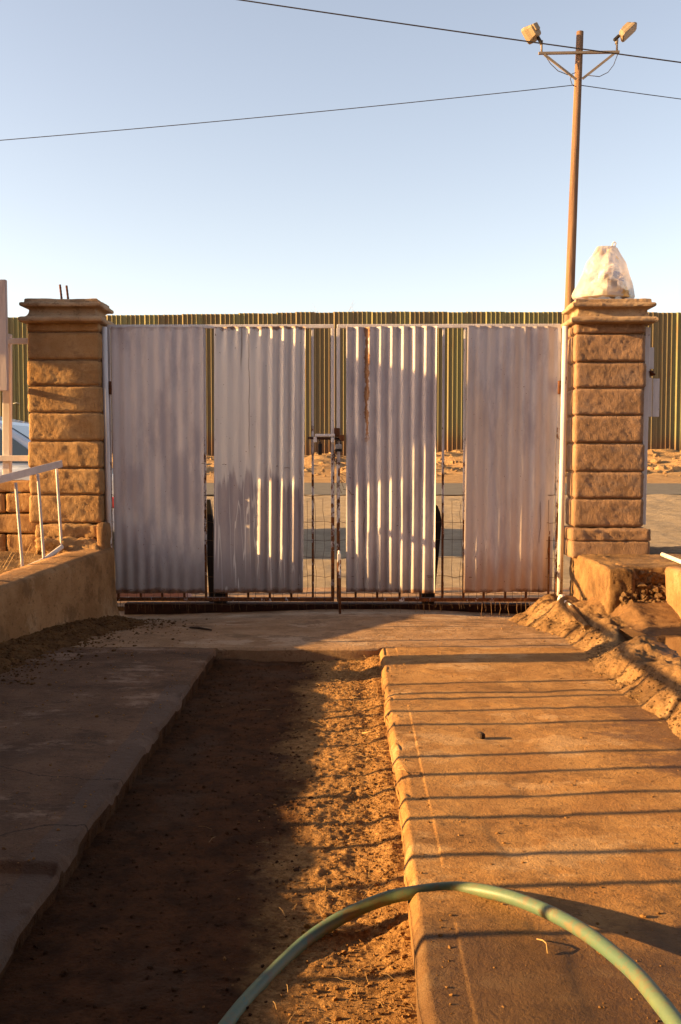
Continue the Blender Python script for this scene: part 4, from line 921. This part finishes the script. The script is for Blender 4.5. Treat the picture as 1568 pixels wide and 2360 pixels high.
quadp([rp_(xr_ - .60, .875, y0 + .14, 1), rp_(xr_ - .60, .875, y1 - .14, -1), rp_(xr_ - 1.18, 1.215, y1 - .16, -1), rp_(xr_ - 1.18, 1.215, y0 + .16, 1)], .012, 'rear_window', glass.m)
quadp([rp_(xr_ - .75, .87, y0 + .06, 1), rp_(xr_ - 1.22, 1.19, y0 + .06, 1), rp_(xr_ - 1.75, 1.29, y0 + .06, 1), rp_(xr_ - 1.8, .87, y0 + .06, 1)], .012, 'side_window', glass.m)
quadp([rp_(xr_ - 1.88, .87, y0 + .06, 1), rp_(xr_ - 1.83, 1.28, y0 + .06, 1), rp_(xr_ - 2.45, 1.20, y0 + .06, 1), rp_(xr_ - 2.9, .87, y0 + .06, 1)], .012, 'side_window', glass.m)
red = N('tail_red').out((.38, .03, .03), .2, None, .6)
for yq in (y0 + .12, y1 - .12):
    mb = MB(); mb.box((xr_ - .09, yq, .52 + g0), (.24, .27, .11), None, .02); mb.build('tail_light', red, car)
mb = MB(); mb.box((xr_ - .02, (y0 + y1) / 2, .36 + g0), (.22, y1 - y0 + .03, .17), None, .04); mb.build('bumper', simple('bumper', (.46, .48, .50), (.42, .44, .46), 5, .4, 0), car)
for xq in (xr_ - .85, xr_ - 3.4):
    for yq in (y0 + .02, y1 - .02):
        mb = MB(); mb.tube([(xq, yq - .09, .30 + g0), (xq, yq - .085, .30 + g0), (xq, yq + .085, .30 + g0), (xq, yq + .09, .30 + g0)], [.26, .30, .30, .26], 28); wh = mb.build('wheel', tyre, car)
        mb = MB(); sg = -1 if yq < 9.5 else 1; mb.tube([(xq, yq + sg * .05, .30 + g0), (xq, yq + sg * .096, .30 + g0), (xq, yq + sg * .10, .30 + g0)], [.19, .18, .10], 24); mb.build('rim', MAT['steel'], wh)

# ------------------------------------------------------------------ hose and litter
hp = [(470, 2440, 1.545), (530, 2352, 1.66), (600, 2270, 1.79), (700, 2172, 1.945), (790, 2111, 2.015), (880, 2072, 2.035), (945, 2057, 2.035), (1050, 2046, 2.05), (1150, 2060, 1.985), (1250, 2095, 1.875), (1350, 2150, 1.74), (1450, 2230, 1.585), (1520, 2310, 1.465), (1580, 2390, 1.37), (1640, 2480, 1.27)]
pts = [W(*q) for q in hp]
def catmull(P, n):
    out = []
    for i in range(len(P) - 1):
        p0, p1, p2, p3 = P[max(i - 1, 0)], P[i], P[i + 1], P[min(i + 2, len(P) - 1)]
        for k in range(n):
            t = k / n; out.append(.5 * ((2 * p1) + (p2 - p0) * t + (2 * p0 - 5 * p1 + 4 * p2 - p3) * t * t + (3 * p1 - p0 - 3 * p2 + p3) * t ** 3))
    return out + [P[-1]]
nh = N('hose_rubber'); c = nh.mix(nh.rng(nh.noise(9, 5, .6), .4, .62), (.075, .125, .082), (.115, .15, .078))
oo = nh.xyz()
c = nh.mix(nh.math('MULTIPLY', nh.rng(nh.noise(30, 6, .7), .48, .62), .75), c, (.15, .105, .05))
c = nh.mix(nh.math('MULTIPLY', nh.rng(nh.noise(40, 6, .75, nh.vec((1, 1, 1), (6, 6, 2))), .56, .64), nh.rng(oo[0], .06, -.10)), c, (.05, .14, .11))
nh.out(c, .5, nh.bump(nh.noise(120, 3, .6), .15, .002), .4)
mb = MB(); mb.tube(catmull(pts, 12), .0138, 20); o = mb.build('garden_hose', nh.m, origin=pts[7]); tag(o, 'thick pale green rubber hose arching across the wet foreground', 'hose')
def stalk(name, pts, r, m, label, cat): mb = MB(); mb.tube(pts, r, 6); o = mb.build(name, m, origin=pts[0]); tag(o, label, cat)
def D(u, v):
    p = G(u, v, -.06); p.z = float(dirt_z(np.array(p.x), np.array(p.y))) + .012; return p
def A(u, v, h=.004):
    p = G(u, v, 0); p.z = float(ap(np.array(p.x), np.array(p.y))) + h; return p
stalk('twig', [A(437, 1446, .007), A(455, 1448, .010), A(487, 1453, .007)], [.005, .007, .004], MAT['twig'], 'dark stick lying on the concrete in front of the left gate leaf', 'stick')
stalk('straw', [D(834, 1696), D(850, 1698), D(866, 1699)], .0028, MAT['straw'], 'bright straight straw on the rough lit dirt', 'straw')
stalk('straw', [A(1236, 2172, .006), A(1250, 2180, .010), A(1258, 2190, .012), A(1261, 2206, .006)], .0013, MAT['straw'], 'curved pale straw on the wet concrete inside the hose loop', 'straw')
stalk('straw', [A(916, 1776, .006), A(930, 1778, .012), A(946, 1786, .006)], .002, MAT['straw'], 'thin straw lying over the edge of the right track', 'straw')
mb = MB(); p = A(1108, 1700, .01); mb.box(p, (.018, .03, .02), Matrix.Rotation(.3, 3, 'Z'), .004); o = mb.build('wood_chip', MAT['twig'], origin=p); tag(o, 'small dark wood chip on the sunlit right track', 'chip')
mb = MB(); g = np.random.default_rng(77)
for k in range(300):
    x, y = strip_xy(g)
    if x < -.16 and k % 6: continue
    z = float(dirt_z(np.array(x), np.array(y))) + .008; a = g.uniform(0, 6.28); L = g.uniform(.015, .06); d = Vector((math.cos(a), math.sin(a), g.uniform(-.1, .25))) * L
    p0 = Vector((x, y, z)); mb.tube([p0, p0 + d * .5 + Vector((0, 0, .004)), p0 + d], .0006, 3, False)
for k in range(140):
    x, y = mound_xy(g); z = float(bank_z(np.array(x) - xc(y), np.array(y))) + .006; a = g.uniform(0, 6.28); d = Vector((math.cos(a), math.sin(a), .1)) * g.uniform(.015, .05); p0 = Vector((x, y, z)); mb.tube([p0, p0 + d * .5, p0 + d], .0009, 3, False)
struct('straw_bits', mb, MAT['straw'], 'stuff')
